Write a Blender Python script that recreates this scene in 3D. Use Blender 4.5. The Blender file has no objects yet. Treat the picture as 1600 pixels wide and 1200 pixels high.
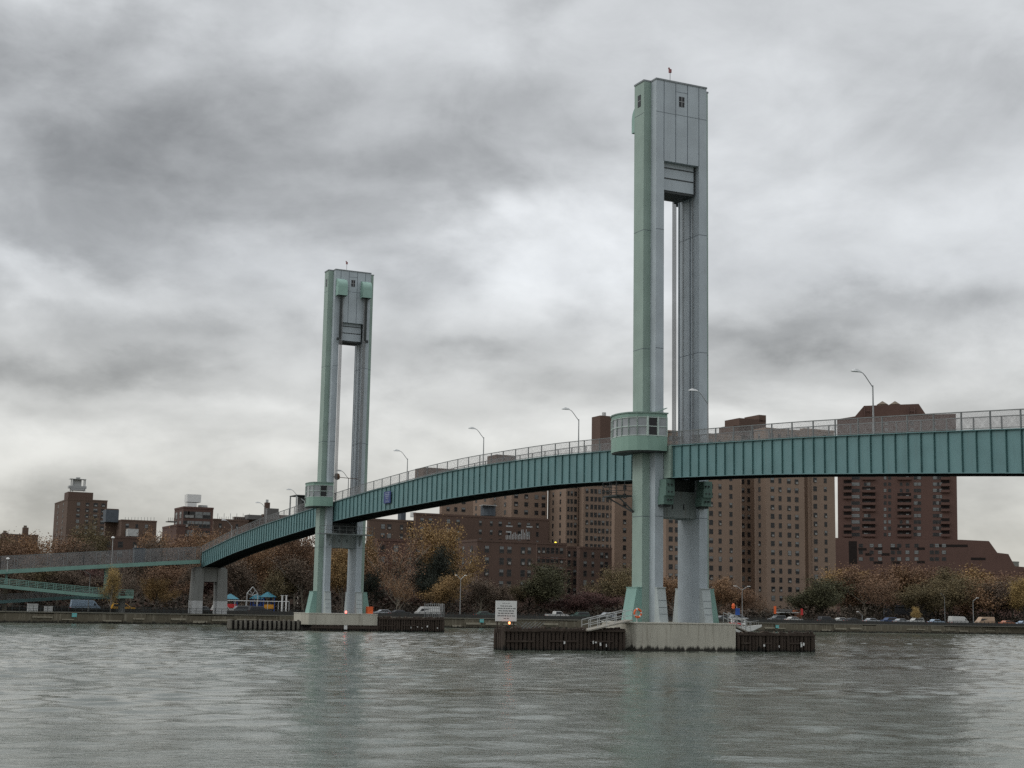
import bpy, math, random
from mathutils import Vector, Matrix
R = math.radians
random.seed(7)
SC = bpy.context.scene
COL = SC.collection

# ------------------------------------------------------------------ camera
FPX, PITCH, ROLL, EYE = 2331.2, R(8.649), R(1.024), 3.40      # focal length in pixels of a 1600 wide picture
cd = bpy.data.cameras.new('camera'); cam = bpy.data.objects.new('camera', cd); COL.objects.link(cam)
cd.sensor_width = 36; cd.lens = FPX / 1600 * 36; cd.clip_start = .5; cd.clip_end = 9000
fwd = Vector((0, math.cos(PITCH), math.sin(PITCH))); up0 = Vector((0, -math.sin(PITCH), math.cos(PITCH))); rt0 = Vector((1, 0, 0))
rt = rt0 * math.cos(ROLL) - up0 * -math.sin(ROLL) * -1
rt = rt0 * math.cos(ROLL) + up0 * math.sin(ROLL)
up = up0 * math.cos(ROLL) - rt0 * math.sin(ROLL)
M = Matrix((rt, up, -fwd)).transposed().to_4x4(); M.translation = Vector((0, 0, EYE)); cam.matrix_world = M
SC.camera = cam

# ------------------------------------------------------------------ world: overcast sky
SC.view_settings.view_transform = 'Standard'; SC.view_settings.look = 'None'
SC.view_settings.exposure = 0.42; SC.view_settings.gamma = 1
SUNV = Vector((-.80, -.12, .62)).normalized()
world = bpy.data.worlds.new('World'); SC.world = world; world.use_nodes = True
nt = world.node_tree; nt.nodes.clear()
def N(t, **k):
    n = nt.nodes.new(t)
    for a, b in k.items(): setattr(n, a, b)
    return n
def setin(n, i, v):
    if isinstance(v, bpy.types.NodeSocket): nt.links.new(v, n.inputs[i])
    else: n.inputs[i].default_value = v
def mth(op, a, b=0.0, c=None, clamp=False):
    n = N('ShaderNodeMath', operation=op); n.use_clamp = clamp
    setin(n, 0, a); setin(n, 1, b)
    if c is not None: setin(n, 2, c)
    return n.outputs[0]
def vmt(op, a, b=(0, 0, 0)):
    n = N('ShaderNodeVectorMath', operation=op); setin(n, 0, a); setin(n, 1, b); return n
tc = N('ShaderNodeTexCoord'); sp = N('ShaderNodeSeparateXYZ'); nt.links.new(tc.outputs['Generated'], sp.inputs[0])
x, y, z = sp.outputs
az = mth('ARCTAN2', x, y); el = mth('ARCSINE', z)
zz = mth('ADD', mth('MAXIMUM', z, 0.0), .13)
cp = N('ShaderNodeCombineXYZ'); setin(cp, 0, mth('DIVIDE', x, zz)); setin(cp, 1, mth('DIVIDE', y, zz))
def noise(vec, scale, det=6, rough=.55, dist=0.0):
    n = N('ShaderNodeTexNoise'); nt.links.new(vec, n.inputs['Vector'])
    n.inputs['Scale'].default_value = scale; n.inputs['Detail'].default_value = det
    n.inputs['Roughness'].default_value = rough; n.inputs['Distortion'].default_value = dist
    return n
n1 = noise(cp.outputs[0], 1.15, 7, .56, .4)
n2 = noise(cp.outputs[0], .33, 4, .5, .3)
ca = N('ShaderNodeCombineXYZ'); setin(ca, 0, az); setin(ca, 1, el)
wv = noise(vmt('MULTIPLY', ca.outputs[0], (1, 1.8, 1)).outputs[0], 8.0, 6, .55)
w0 = vmt('SUBTRACT', wv.outputs['Color'], (.5, .5, .5)).outputs[0]
w1 = vmt('MULTIPLY', w0, (.22, .11, 0)).outputs[0]
aw = vmt('ADD', ca.outputs[0], w1).outputs[0]
vs_ = vmt('MULTIPLY', tc.outputs['Generated'], (1, 1, 1.75)).outputs[0]
m1 = noise(vs_, 5.2, 8, .52, .5); m2 = noise(vs_, 15.0, 7, .6, .3)
mr = N('ShaderNodeMapRange', interpolation_type='SMOOTHSTEP'); setin(mr, 0, m1.outputs['Fac']); mr.inputs[1].default_value = .36; mr.inputs[2].default_value = .62; mr.inputs[3].default_value = -.5; mr.inputs[4].default_value = .5
total = mth('ADD', mth('MULTIPLY', mth('SUBTRACT', n1.outputs['Fac'], .5), .11), .445)
total = mth('ADD', total, mth('MULTIPLY', mr.outputs[0], .125))
total = mth('ADD', total, mth('MULTIPLY', mth('SUBTRACT', m2.outputs['Fac'], .5), .20))
total = mth('ADD', total, mth('MULTIPLY', mth('SUBTRACT', n2.outputs['Fac'], .5), .20))
for (bx, by, rx, ry, amp) in [
        (200, 230, 420, 95, -.165), (560, 330, 300, 60, -.13), (860, 200, 210, 95, -.13), (450, 130, 330, 60, -.03),
        (1300, 60, 330, 90, -.03), (60, 385, 200, 32, -.06), (90, 320, 230, 55, -.05),
        (110, 20, 160, 50, .17), (560, 70, 230, 50, .05), (60, 440, 190, 26, .10), (300, 470, 200, 26, .06), (880, 390, 150, 90, .20),
        (1180, 250, 210, 110, .10), (1420, 330, 220, 120, .06), (760, 470, 260, 60, .08),
        (1330, 505, 300, 36, -.15), (150, 590, 320, 34, -.13), (740, 570, 90, 22, -.09), (360, 520, 240, 20, -.05), (1120, 600, 180, 22, -.03),
        (620, 650, 330, 42, .12), (100, 660, 260, 20, -.04), (220, 740, 500, 36, .12), (1500, 610, 260, 36, .10), (1100, 640, 200, 30, .08), (60, 810, 200, 18, -.05)]:
    hz = 955 + (bx - 800) * .0179
    c = ((bx - 800) / FPX - .0179 * (hz - by) / FPX, (hz - by) / FPX, 0)
    d = vmt('MULTIPLY', vmt('SUBTRACT', aw, c).outputs[0], (FPX / rx, FPX / ry, 0)).outputs[0]
    q = N('ShaderNodeVectorMath', operation='DOT_PRODUCT'); setin(q, 0, d); setin(q, 1, d)
    e = mth('EXPONENT', mth('MULTIPLY', q.outputs['Value'], -1.0))
    total = mth('ADD', total, mth('MULTIPLY', e, amp))
total = mth('MULTIPLY', total, mth('ADD', 1.0, mth('MULTIPLY', mth('MAXIMUM', mth('SUBTRACT', z, .40), 0.0), 2.3)))
total = mth('MAXIMUM', total, .2)
# colour: neutral overhead, warmer by the horizon
wf = mth('SUBTRACT', 1.0, mth('DIVIDE', mth('MAXIMUM', z, 0.0), .22), clamp=True)
mixc = N('ShaderNodeMix', data_type='RGBA'); setin(mixc, 0, wf)
mixc.inputs[6].default_value = (.965, .995, 1.02, 1); mixc.inputs[7].default_value = (1.03, 1.0, .90, 1)
cc = N('ShaderNodeVectorMath', operation='SCALE'); nt.links.new(mixc.outputs[2], cc.inputs[0]); setin(cc, 3, mth('MULTIPLY', total, 10.0))
bgc = N('ShaderNodeBackground'); nt.links.new(cc.outputs[0], bgc.inputs[0]); bgc.inputs[1].default_value = .1
skt = N('ShaderNodeTexSky'); skt.sky_type = 'NISHITA'; skt.sun_disc = False
skt.sun_elevation = math.asin(SUNV.z); skt.sun_rotation = math.atan2(SUNV.x, SUNV.y)
bgs = N('ShaderNodeBackground'); nt.links.new(skt.outputs[0], bgs.inputs[0]); bgs.inputs[1].default_value = .1
mxs = N('ShaderNodeMixShader'); mxs.inputs[0].default_value = .95
nt.links.new(bgs.outputs[0], mxs.inputs[1]); nt.links.new(bgc.outputs[0], mxs.inputs[2])
wo = N('ShaderNodeOutputWorld'); nt.links.new(mxs.outputs[0], wo.inputs[0])
sd = bpy.data.lights.new('sun', 'SUN'); sd.energy = .6; sd.angle = R(28); sd.color = (1, .97, .92)
so = bpy.data.objects.new('sun', sd); COL.objects.link(so); so.rotation_euler = (-SUNV).to_track_quat('-Z', 'Y').to_euler()

# ------------------------------------------------------------------ frame of the bridge: c across, u along towards the city
TH = R(25.647); P1 = Vector((15.39, 142.83)); CV = Vector((math.cos(TH), math.sin(TH))); UV = Vector((-math.sin(TH), math.cos(TH)))
def W(c, u, z=0.0):
    p = P1 + CV * c + UV * u; return Vector((p.x, p.y, z))
def ray(px, py):
    X2, U2 = px - 800, 600 - py
    X = X2 * math.cos(ROLL) - U2 * math.sin(ROLL); U = X2 * math.sin(ROLL) + U2 * math.cos(ROLL)
    return Vector((X, FPX * math.cos(PITCH) - U * math.sin(PITCH), FPX * math.sin(PITCH) + U * math.cos(PITCH)))
def at(px, py, u):
    """where a sight line meets the plane at distance u along the bridge: (c, z)"""
    d = ray(px, py); d2 = Vector((d.x, d.y)); t = (P1.dot(UV) + u) / d2.dot(UV); p = d * t
    return (Vector((p.x, p.y)) - P1).dot(CV), p.z + EYE

# ------------------------------------------------------------------ materials
def lin(r, g, b):
    f = lambda v: ((v / 255 + .055) / 1.055) ** 2.4 if v / 255 > .04045 else v / 255 / 12.92
    return (f(r), f(g), f(b), 1)
MATS = {}
def mat(name, col, rough=.7, var=.15, scale=1.0, metal=0.0, bump=0.0, col2=None, stretch=(1, 1, 1), spec=.4, fine=0.0, emit=None, island=0.0, objrand=0.0):
    if name in MATS: return MATS[name]
    m = bpy.data.materials.new(name); m.use_nodes = True; t = m.node_tree; b = t.nodes['Principled BSDF']
    b.inputs['Roughness'].default_value = rough; b.inputs['Metallic'].default_value = metal
    b.inputs['Specular IOR Level'].default_value = spec
    if len(col) == 3: col = (*col, 1)
    co = t.nodes.new('ShaderNodeTexCoord'); mp = t.nodes.new('ShaderNodeMapping'); mp.inputs['Scale'].default_value = stretch
    t.links.new(co.outputs['Object'], mp.inputs[0])
    no = t.nodes.new('ShaderNodeTexNoise'); no.inputs['Scale'].default_value = scale; no.inputs['Detail'].default_value = 6
    t.links.new(mp.outputs[0], no.inputs['Vector'])
    mx = t.nodes.new('ShaderNodeMix'); mx.data_type = 'RGBA'
    rp = t.nodes.new('ShaderNodeMapRange'); rp.inputs[1].default_value = .3; rp.inputs[2].default_value = .7
    t.links.new(no.outputs['Fac'], rp.inputs[0]); t.links.new(rp.outputs[0], mx.inputs[0])
    lo = col2 if col2 else tuple(v * (1 - var) for v in col[:3]) + (1,)
    if len(lo) == 3: lo = (*lo, 1)
    hi = col if col2 else tuple(min(1, v * (1 + var)) for v in col[:3]) + (1,)
    mx.inputs[6].default_value = lo; mx.inputs[7].default_value = hi
    out = mx.outputs[2]
    def mul(o, fac):
        h = t.nodes.new('ShaderNodeVectorMath'); h.operation = 'SCALE'; t.links.new(o, h.inputs[0]); t.links.new(fac, h.inputs[3]); return h.outputs[0]
    def rng(src, a, b):
        q = t.nodes.new('ShaderNodeMapRange'); q.inputs[1].default_value = 0; q.inputs[2].default_value = 1
        q.inputs[3].default_value = a; q.inputs[4].default_value = b; t.links.new(src, q.inputs[0]); return q.outputs[0]
    if fine:
        f = t.nodes.new('ShaderNodeTexNoise'); f.inputs['Scale'].default_value = scale * 14; f.inputs['Detail'].default_value = 3
        t.links.new(co.outputs['Object'], f.inputs['Vector']); out = mul(out, rng(f.outputs['Fac'], 1 - fine, 1 + fine))
    if island:
        g = t.nodes.new('ShaderNodeNewGeometry'); out = mul(out, rng(g.outputs['Random Per Island'], 1 - island, 1 + island))
    if objrand:
        g = t.nodes.new('ShaderNodeObjectInfo'); out = mul(out, rng(g.outputs['Random'], 1 - objrand, 1 + objrand))
    t.links.new(out, b.inputs['Base Color'])
    if bump:
        bp = t.nodes.new('ShaderNodeBump'); bp.inputs['Strength'].default_value = bump; bp.inputs['Distance'].default_value = .05
        t.links.new(no.outputs['Fac'], bp.inputs['Height']); t.links.new(bp.outputs[0], b.inputs['Normal'])
    if emit: b.inputs['Emission Color'].default_value = (*emit[:3], 1); b.inputs['Emission Strength'].default_value = emit[3]
    MATS[name] = m; return m
def stained(name, col, stain, amount=.5, rough=.85, wetz=None, wet=(.03, .028, .022), scale=.5, rust=0):
    """painted steel or concrete with vertical runs; optional dark wet band below a height (world z)"""
    if name in MATS: return MATS[name]
    m = mat(name, col, rough, .09, scale, bump=.15, fine=.05); t = m.node_tree; b = t.nodes['Principled BSDF']
    src = b.inputs['Base Color'].links[0].from_socket
    ge = t.nodes.new('ShaderNodeNewGeometry'); mp = t.nodes.new('ShaderNodeMapping'); mp.inputs['Scale'].default_value = (1.6, 1.6, .12)
    t.links.new(ge.outputs['Position'], mp.inputs[0])
    no = t.nodes.new('ShaderNodeTexNoise'); no.inputs['Scale'].default_value = 1.3; no.inputs['Detail'].default_value = 7; no.inputs['Roughness'].default_value = .65
    t.links.new(mp.outputs[0], no.inputs['Vector'])
    rp = t.nodes.new('ShaderNodeMapRange'); rp.inputs[1].default_value = .52; rp.inputs[2].default_value = .74; rp.inputs[4].default_value = amount
    t.links.new(no.outputs['Fac'], rp.inputs[0])
    mx = t.nodes.new('ShaderNodeMix'); mx.data_type = 'RGBA'; t.links.new(rp.outputs[0], mx.inputs[0]); t.links.new(src, mx.inputs[6]); mx.inputs[7].default_value = (*stain, 1)
    out = mx.outputs[2]
    if rust:
        mq = t.nodes.new('ShaderNodeMapping'); mq.inputs['Scale'].default_value = (4.2, 4.2, .22); mq.inputs['Location'].default_value = (7, 3, 1); t.links.new(ge.outputs['Position'], mq.inputs[0])
        nq = t.nodes.new('ShaderNodeTexNoise'); nq.inputs['Scale'].default_value = 1.0; nq.inputs['Detail'].default_value = 8; nq.inputs['Roughness'].default_value = .7; t.links.new(mq.outputs[0], nq.inputs['Vector'])
        rq = t.nodes.new('ShaderNodeMapRange'); rq.inputs[1].default_value = .60; rq.inputs[2].default_value = .76; rq.inputs[4].default_value = rust; t.links.new(nq.outputs['Fac'], rq.inputs[0])
        mz = t.nodes.new('ShaderNodeMix'); mz.data_type = 'RGBA'; t.links.new(rq.outputs[0], mz.inputs[0]); t.links.new(out, mz.inputs[6]); mz.inputs[7].default_value = (.13, .085, .055, 1); out = mz.outputs[2]
    if wetz is not None:
        s = t.nodes.new('ShaderNodeSeparateXYZ'); t.links.new(ge.outputs['Position'], s.inputs[0])
        ad = t.nodes.new('ShaderNodeMath'); ad.operation = 'MULTIPLY_ADD'; t.links.new(no.outputs['Fac'], ad.inputs[0]); ad.inputs[1].default_value = -1.6; t.links.new(s.outputs[2], ad.inputs[2])
        r2 = t.nodes.new('ShaderNodeMapRange'); r2.inputs[1].default_value = wetz - .8 - .12; r2.inputs[2].default_value = wetz - .8 + .12; r2.inputs[3].default_value = 1; r2.inputs[4].default_value = 0
        t.links.new(ad.outputs[0], r2.inputs[0])
        m2 = t.nodes.new('ShaderNodeMix'); m2.data_type = 'RGBA'; t.links.new(r2.outputs[0], m2.inputs[0]); t.links.new(out, m2.inputs[6]); m2.inputs[7].default_value = (*wet, 1); out = m2.outputs[2]
    t.links.new(out, b.inputs['Base Color']); return m
TEAL = stained('teal_girder_paint', (.115, .215, .222), (.07, .135, .135), .5, .55, rust=.5)
TEALD = mat('teal_underside_painted_shade', (.011, .019, .019), .8, .15)  # shade under and between the girders, put into a near-black teal
GREEN = stained('pale_green_tower_paint', (.255, .335, .292), (.17, .235, .205), .4, .5, rust=.3)
TGREEN = stained('faded_teal_ramp_paint', (.165, .29, .25), (.10, .18, .155), .4, .6)
GRAY = stained('blue_grey_tower_paint', (.37, .415, .445), (.27, .30, .32), .45, .5, rust=.45)
GRAYB = stained('worn_grey_buttress_plate', (.38, .42, .42), (.25, .24, .21), .55, .6)
SEAM = mat('dark_panel_joint', (.10, .12, .14), .8)
DARK = mat('dark_machinery_steel', (.03, .036, .036), .6)
ROPE = mat('grey_wire_rope', (.20, .20, .20), .7)
RUST = stained('rusty_grey_beam_paint', (.22, .25, .25), (.12, .07, .04), .7, .7)
STEEL = mat('galvanised_grey_steel', (.30, .31, .31), .45, .1, metal=.3)
RAILM = mat('weathered_rail_steel', (.16, .17, .17), .6)
CONC = stained('stained_pale_concrete', (.44, .42, .355), (.15, .13, .095), .8, .9, wetz=.38, rust=.55)
CONC2 = stained('grey_shore_pier_concrete', (.20, .205, .195), (.10, .10, .09), .6, .9)
WHITEC = stained('white_washed_concrete', (.45, .46, .46), (.25, .25, .24), .5, .9)
WALL = stained('old_brown_seawall_masonry', (.115, .10, .072), (.30, .275, .215), .8, .95, wetz=.30)
WOOD = stained('dark_creosoted_timber', (.045, .032, .024), (.12, .095, .075), .5, .9, wetz=.2, wet=(.01, .01, .008))
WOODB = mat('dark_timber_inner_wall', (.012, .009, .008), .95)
PILE = stained('bleached_timber_pile', (.13, .12, .10), (.30, .29, .26), .6, .9, wetz=.2)
WHITE = mat('white_paint', (.66, .66, .64), .5, .05)
LGREY = mat('light_grey_paint', (.42, .43, .42), .6)
BLUE = mat('blue_sign_face', (.02, .04, .16), .5)
BLUEL = mat('pale_blue_lettering', (.28, .33, .42), .5)
INK = mat('dark_lettering', (.04, .045, .05), .6)
ORANGE = mat('orange_plastic', (.75, .13, .03), .5)
REDP = mat('red_paint', (.5, .03, .03), .5)
NAVY = mat('blue_canvas', (.02, .07, .28), .7)
CYAN = mat('turquoise_roof_plastic', (.03, .15, .20), .5)
YELLOW = mat('yellow_plastic', (.55, .25, .02), .5)
TEALSG = mat('teal_notice_paint', (.12, .42, .42), .6)
GLASS = mat('dark_window_glass', (.018, .019, .021), .25, .3, spec=.3)
MATTE = mat('recess_painted_shade', (.022, .018, .017), .95, spec=.1)  # for flat panels: shade inside loggias and recesses is put into the colour
GLASSL = mat('glass_over_pale_blind', (.17, .18, .18), .3, .3)
GLASSC = mat('cabin_glass_over_grey_blind', (.27, .29, .30), .25, .15)
FRAMEW = mat('pale_window_frame', (.30, .30, .29), .5)
FRAMEC = mat('white_cabin_window_frame', (.42, .50, .46), .5)
TANB = mat('tan_brick', (.225, .158, .118), .9, .07, .05, fine=.1)
TANB2 = mat('yellowish_tan_brick', (.23, .165, .124), .9, .07, .05, fine=.1)
REDB = mat('dark_red_brick', (.098, .062, .048), .9, .12, .08, fine=.12)
BRWB = mat('brown_brick', (.105, .07, .053), .9, .1, .08, fine=.12)
PURB = mat('purplish_brown_brick', (.10, .057, .046), .9, .08, .05, fine=.1)
GRYB = mat('grey_brick', (.12, .115, .11), .9, .1, .08, fine=.1)
BLUG = mat('blue_grey_roof_cladding', (.07, .085, .10), .7)
ROOFM = mat('dark_roof_felt', (.05, .05, .05), .9)
WOODT = mat('weathered_tank_staves', (.15, .12, .09), .9)
BARK = mat('pale_mottled_bark', (.19, .165, .13), .9, .3, 2.0)
BARKD = mat('dark_bark', (.05, .04, .03), .9, .3, 2.0)
def leafm(name, a, b, isl=.35): return mat(name, tuple((v * .8 + (a[0] * .5 + a[1] * .4 + a[2] * .1) * .2) * 1.08 for v in a), .8, col2=tuple((v * .8 + (b[0] * .5 + b[1] * .4 + b[2] * .1) * .2) * 1.0 for v in b), scale=.35, island=.25, objrand=.14, spec=.2)
LEAF = {'rust': leafm('rust_brown_leaves', (.225, .122, .06), (.14, .075, .038)), 'olive': leafm('olive_brown_leaves', (.17, .125, .05), (.09, .072, .032)),
        'orange': leafm('orange_leaves', (.29, .15, .058), (.17, .095, .042)), 'yellow': leafm('golden_yellow_leaves', (.42, .27, .06), (.26, .17, .04)),
        'green': leafm('dull_green_leaves', (.105, .10, .042), (.058, .060, .028)), 'red': leafm('dark_red_leaves', (.135, .058, .046), (.075, .038, .034)),
        'dark': leafm('dark_evergreen_leaves', (.034, .042, .028), (.020, .025, .019)), 'brown': leafm('dull_brown_leaves', (.16, .11, .070), (.09, .062, .043)),
        'gold': leafm('ochre_leaves', (.33, .19, .05), (.18, .11, .035))}
def chain():
    m = bpy.data.materials.new('chain_link_mesh'); m.use_nodes = True; t = m.node_tree; b = t.nodes['Principled BSDF']
    b.inputs['Base Color'].default_value = (.23, .225, .225, 1); b.inputs['Roughness'].default_value = .6; b.inputs['Metallic'].default_value = .2
    co = t.nodes.new('ShaderNodeTexCoord'); s = t.nodes.new('ShaderNodeSeparateXYZ'); t.links.new(co.outputs['Object'], s.inputs[0])
    def M_(op, a, b_, c=None):
        n = t.nodes.new('ShaderNodeMath'); n.operation = op
        for i, v in enumerate((a, b_, c)):
            if v is None: continue
            if isinstance(v, (int, float)): n.inputs[i].default_value = v
            else: t.links.new(v, n.inputs[i])
        return n.outputs[0]
    h = M_('ADD', s.outputs[0], s.outputs[1])
    f1 = M_('LESS_THAN', M_('FRACT', M_('MULTIPLY', M_('ADD', h, s.outputs[2]), 14.0), 0.0), .17)
    f2 = M_('LESS_THAN', M_('FRACT', M_('MULTIPLY', M_('SUBTRACT', h, s.outputs[2]), 14.0), 0.0), .17)
    t.links.new(M_('MAXIMUM', f1, f2), b.inputs['Alpha']); return m
CHAIN = chain()

# ------------------------------------------------------------------ mesh builder
class MB:
    def __init__(s): s.v = []; s.f = []; s.m = []
    def add(s, vs, fs, m=0):
        o = len(s.v); s.v += [tuple(v) for v in vs]; s.f += [tuple(i + o for i in f) for f in fs]
        s.m += (m if isinstance(m, list) else [m] * len(fs))
    def box(s, x0, x1, y0, y1, z0, z1, m=0):
        s.add([(x0, y0, z0), (x1, y0, z0), (x1, y1, z0), (x0, y1, z0), (x0, y0, z1), (x1, y0, z1), (x1, y1, z1), (x0, y1, z1)],
              [(0, 3, 2, 1), (4, 5, 6, 7), (0, 1, 5, 4), (1, 2, 6, 5), (2, 3, 7, 6), (3, 0, 4, 7)], m)
    def prism(s, poly, z0, z1, m=0, poly1=None, mtop=None):
        """counter-clockwise plan; m may be one material or one per side"""
        n = len(poly); p1 = poly1 or poly
        vs = [(x, y, z0) for x, y in poly] + [(x, y, z1) for x, y in p1]
        ms = m if isinstance(m, list) else [m] * n
        s.add(vs, [(i, (i + 1) % n, (i + 1) % n + n, i + n) for i in range(n)] + [tuple(range(n - 1, -1, -1)), tuple(range(n, 2 * n))],
              list(ms) + [mtop if mtop is not None else ms[0]] * 2)
    def profile(s, prof, y0, y1, m=0):
        """polygon in x,z extruded along y"""
        n = len(prof); vs = [(x, y0, z) for x, z in prof] + [(x, y1, z) for x, z in prof]
        s.add(vs, [tuple(range(n)), tuple(range(2 * n - 1, n - 1, -1))] + [(i, i + n, (i + 1) % n + n, (i + 1) % n) for i in range(n)], m)
    def beam(s, p, q, w, h=None, m=0):
        p, q = Vector(p), Vector(q); h = h or w; d = (q - p).normalized()
        a = d.cross(Vector((0, 0, 1)))
        if a.length < 1e-3: a = Vector((1, 0, 0))
        a.normalize(); b = a.cross(d).normalized(); a *= w / 2; b *= h / 2
        vs = [p - a - b, p + a - b, p + a + b, p - a + b, q - a - b, q + a - b, q + a + b, q - a + b]
        s.add(vs, [(0, 3, 2, 1), (4, 5, 6, 7), (0, 1, 5, 4), (1, 2, 6, 5), (2, 3, 7, 6), (3, 0, 4, 7)], m)
    def tube(s, pts, rad, n=8, m=0):
        pts = [Vector(p) for p in pts]; rad = rad if isinstance(rad, (list, tuple)) else [rad] * len(pts)
        vs = []; fs = []
        for i, p in enumerate(pts):
            d = (pts[min(i + 1, len(pts) - 1)] - pts[max(i - 1, 0)]).normalized()
            a = d.cross(Vector((.13, .97, .2))).normalized(); b = d.cross(a)
            for k in range(n):
                t = 2 * math.pi * k / n; vs.append(p + (a * math.cos(t) + b * math.sin(t)) * rad[i])
        for i in range(len(pts) - 1):
            for k in range(n): fs.append((i * n + k, i * n + (k + 1) % n, (i + 1) * n + (k + 1) % n, (i + 1) * n + k))
        fs += [tuple(range(n - 1, -1, -1)), tuple(range((len(pts) - 1) * n, len(pts) * n))]
        s.add(vs, fs, m)
    def lathe(s, prof, cx=0, cy=0, n=14, m=0):
        vs = []; fs = []
        for r, z in prof:
            for k in range(n): t = 2 * math.pi * k / n; vs.append((cx + r * math.cos(t), cy + r * math.sin(t), z))
        for i in range(len(prof) - 1):
            for k in range(n): fs.append((i * n + k, i * n + (k + 1) % n, (i + 1) * n + (k + 1) % n, (i + 1) * n + k))
        fs += [tuple(range(n - 1, -1, -1)), tuple(range((len(prof) - 1) * n, len(prof) * n))]
        s.add(vs, fs, m)
    def mesh(s, name, mats):
        me = bpy.data.meshes.new(name); me.from_pydata(s.v, [], s.f)
        for m in (mats if isinstance(mats, (list, tuple)) else [mats]): me.materials.append(m)
        me.polygons.foreach_set('material_index', s.m); me.update(); return me
    def build(s, name, mats, parent=None, bevel=0, smooth=False):
        o = bpy.data.objects.new(name, s.mesh(name, mats)); COL.objects.link(o)
        if parent: o.parent = parent
        if smooth: o.data.polygons.foreach_set('use_smooth', [True] * len(o.data.polygons))
        if bevel:
            b = o.modifiers.new('bevel', 'BEVEL'); b.width = bevel; b.segments = 2; b.limit_method = 'ANGLE'
        return o
def tag(o, label=None, cat=None, group=None, kind=None):
    if label: o['label'] = label
    if cat: o['category'] = cat
    if group: o['group'] = group
    if kind: o['kind'] = kind
    return o
def thing(name, loc, label, cat, rz=TH, group=None):
    o = bpy.data.objects.new(name, None); COL.objects.link(o); o.location = loc; o.rotation_euler = (0, 0, rz); o.empty_display_size = .5
    return tag(o, label, cat, group)
def copy_tree(o, parent=None):
    c = o.copy(); COL.objects.link(c)
    if parent: c.parent = parent; c.matrix_parent_inverse = o.matrix_parent_inverse
    for ch in list(o.children): copy_tree(ch, c)
    return c
def place(o, loc, rz=None, label=None, scale=None):
    o.location = loc
    if rz is not None: o.rotation_euler = (0, 0, rz)
    if scale is not None: o.scale = scale
    if label: o['label'] = label
    return o

# ------------------------------------------------------------------ water, ground, road
def water_mat():
    m = bpy.data.materials.new('river_water'); m.use_nodes = True; t = m.node_tree; b = t.nodes['Principled BSDF']
    b.inputs['Base Color'].default_value = (.080, .096, .076, 1); b.inputs['Roughness'].default_value = .08; b.inputs['IOR'].default_value = 1.33
    co = t.nodes.new('ShaderNodeNewGeometry')
    def nz(sc, det, ang, st, dist=0):
        mp = t.nodes.new('ShaderNodeMapping'); mp.inputs['Rotation'].default_value = (0, 0, ang); mp.inputs['Scale'].default_value = st
        t.links.new(co.outputs['Position'], mp.inputs[0]); n = t.nodes.new('ShaderNodeTexNoise'); n.inputs['Scale'].default_value = sc
        n.inputs['Detail'].default_value = det; n.inputs['Roughness'].default_value = .6; n.inputs['Distortion'].default_value = dist
        t.links.new(mp.outputs[0], n.inputs['Vector']); return n.outputs['Fac']
    def M_(op, a, b_):
        n = t.nodes.new('ShaderNodeMath'); n.operation = op
        for i, v in enumerate((a, b_)):
            if isinstance(v, (int, float)): n.inputs[i].default_value = v
            else: t.links.new(v, n.inputs[i])
        return n.outputs[0]
    a = nz(3.2, 5, .25, (.85, 1, 1), .5); c = nz(1.2, 4, -.2, (.8, 1, 1), .4); p = nz(.022, 4, .3, (.5, 1.6, 1), 1.0); d = nz(9, 3, 0, (1, 1, 1))
    amp = t.nodes.new('ShaderNodeMapRange'); amp.inputs[1].default_value = .36; amp.inputs[2].default_value = .64; amp.inputs[3].default_value = .35; amp.inputs[4].default_value = 1.35
    t.links.new(p, amp.inputs[0])
    h = M_('ADD', M_('MULTIPLY', a, .028), M_('ADD', M_('MULTIPLY', c, .026), M_('MULTIPLY', d, .007)))
    h = M_('MULTIPLY', h, amp.outputs[0])
    bp = t.nodes.new('ShaderNodeBump'); bp.inputs['Strength'].default_value = 1.0; bp.inputs['Distance'].default_value = 1.0
    t.links.new(h, bp.inputs['Height']); t.links.new(bp.outputs[0], b.inputs['Normal']); return m
BANK = [(-900, -105), (-400, 95), (-87, 249), (-57, 270), (25, 307), (118, 357), (700, 655), (2500, 1560)]
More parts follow.
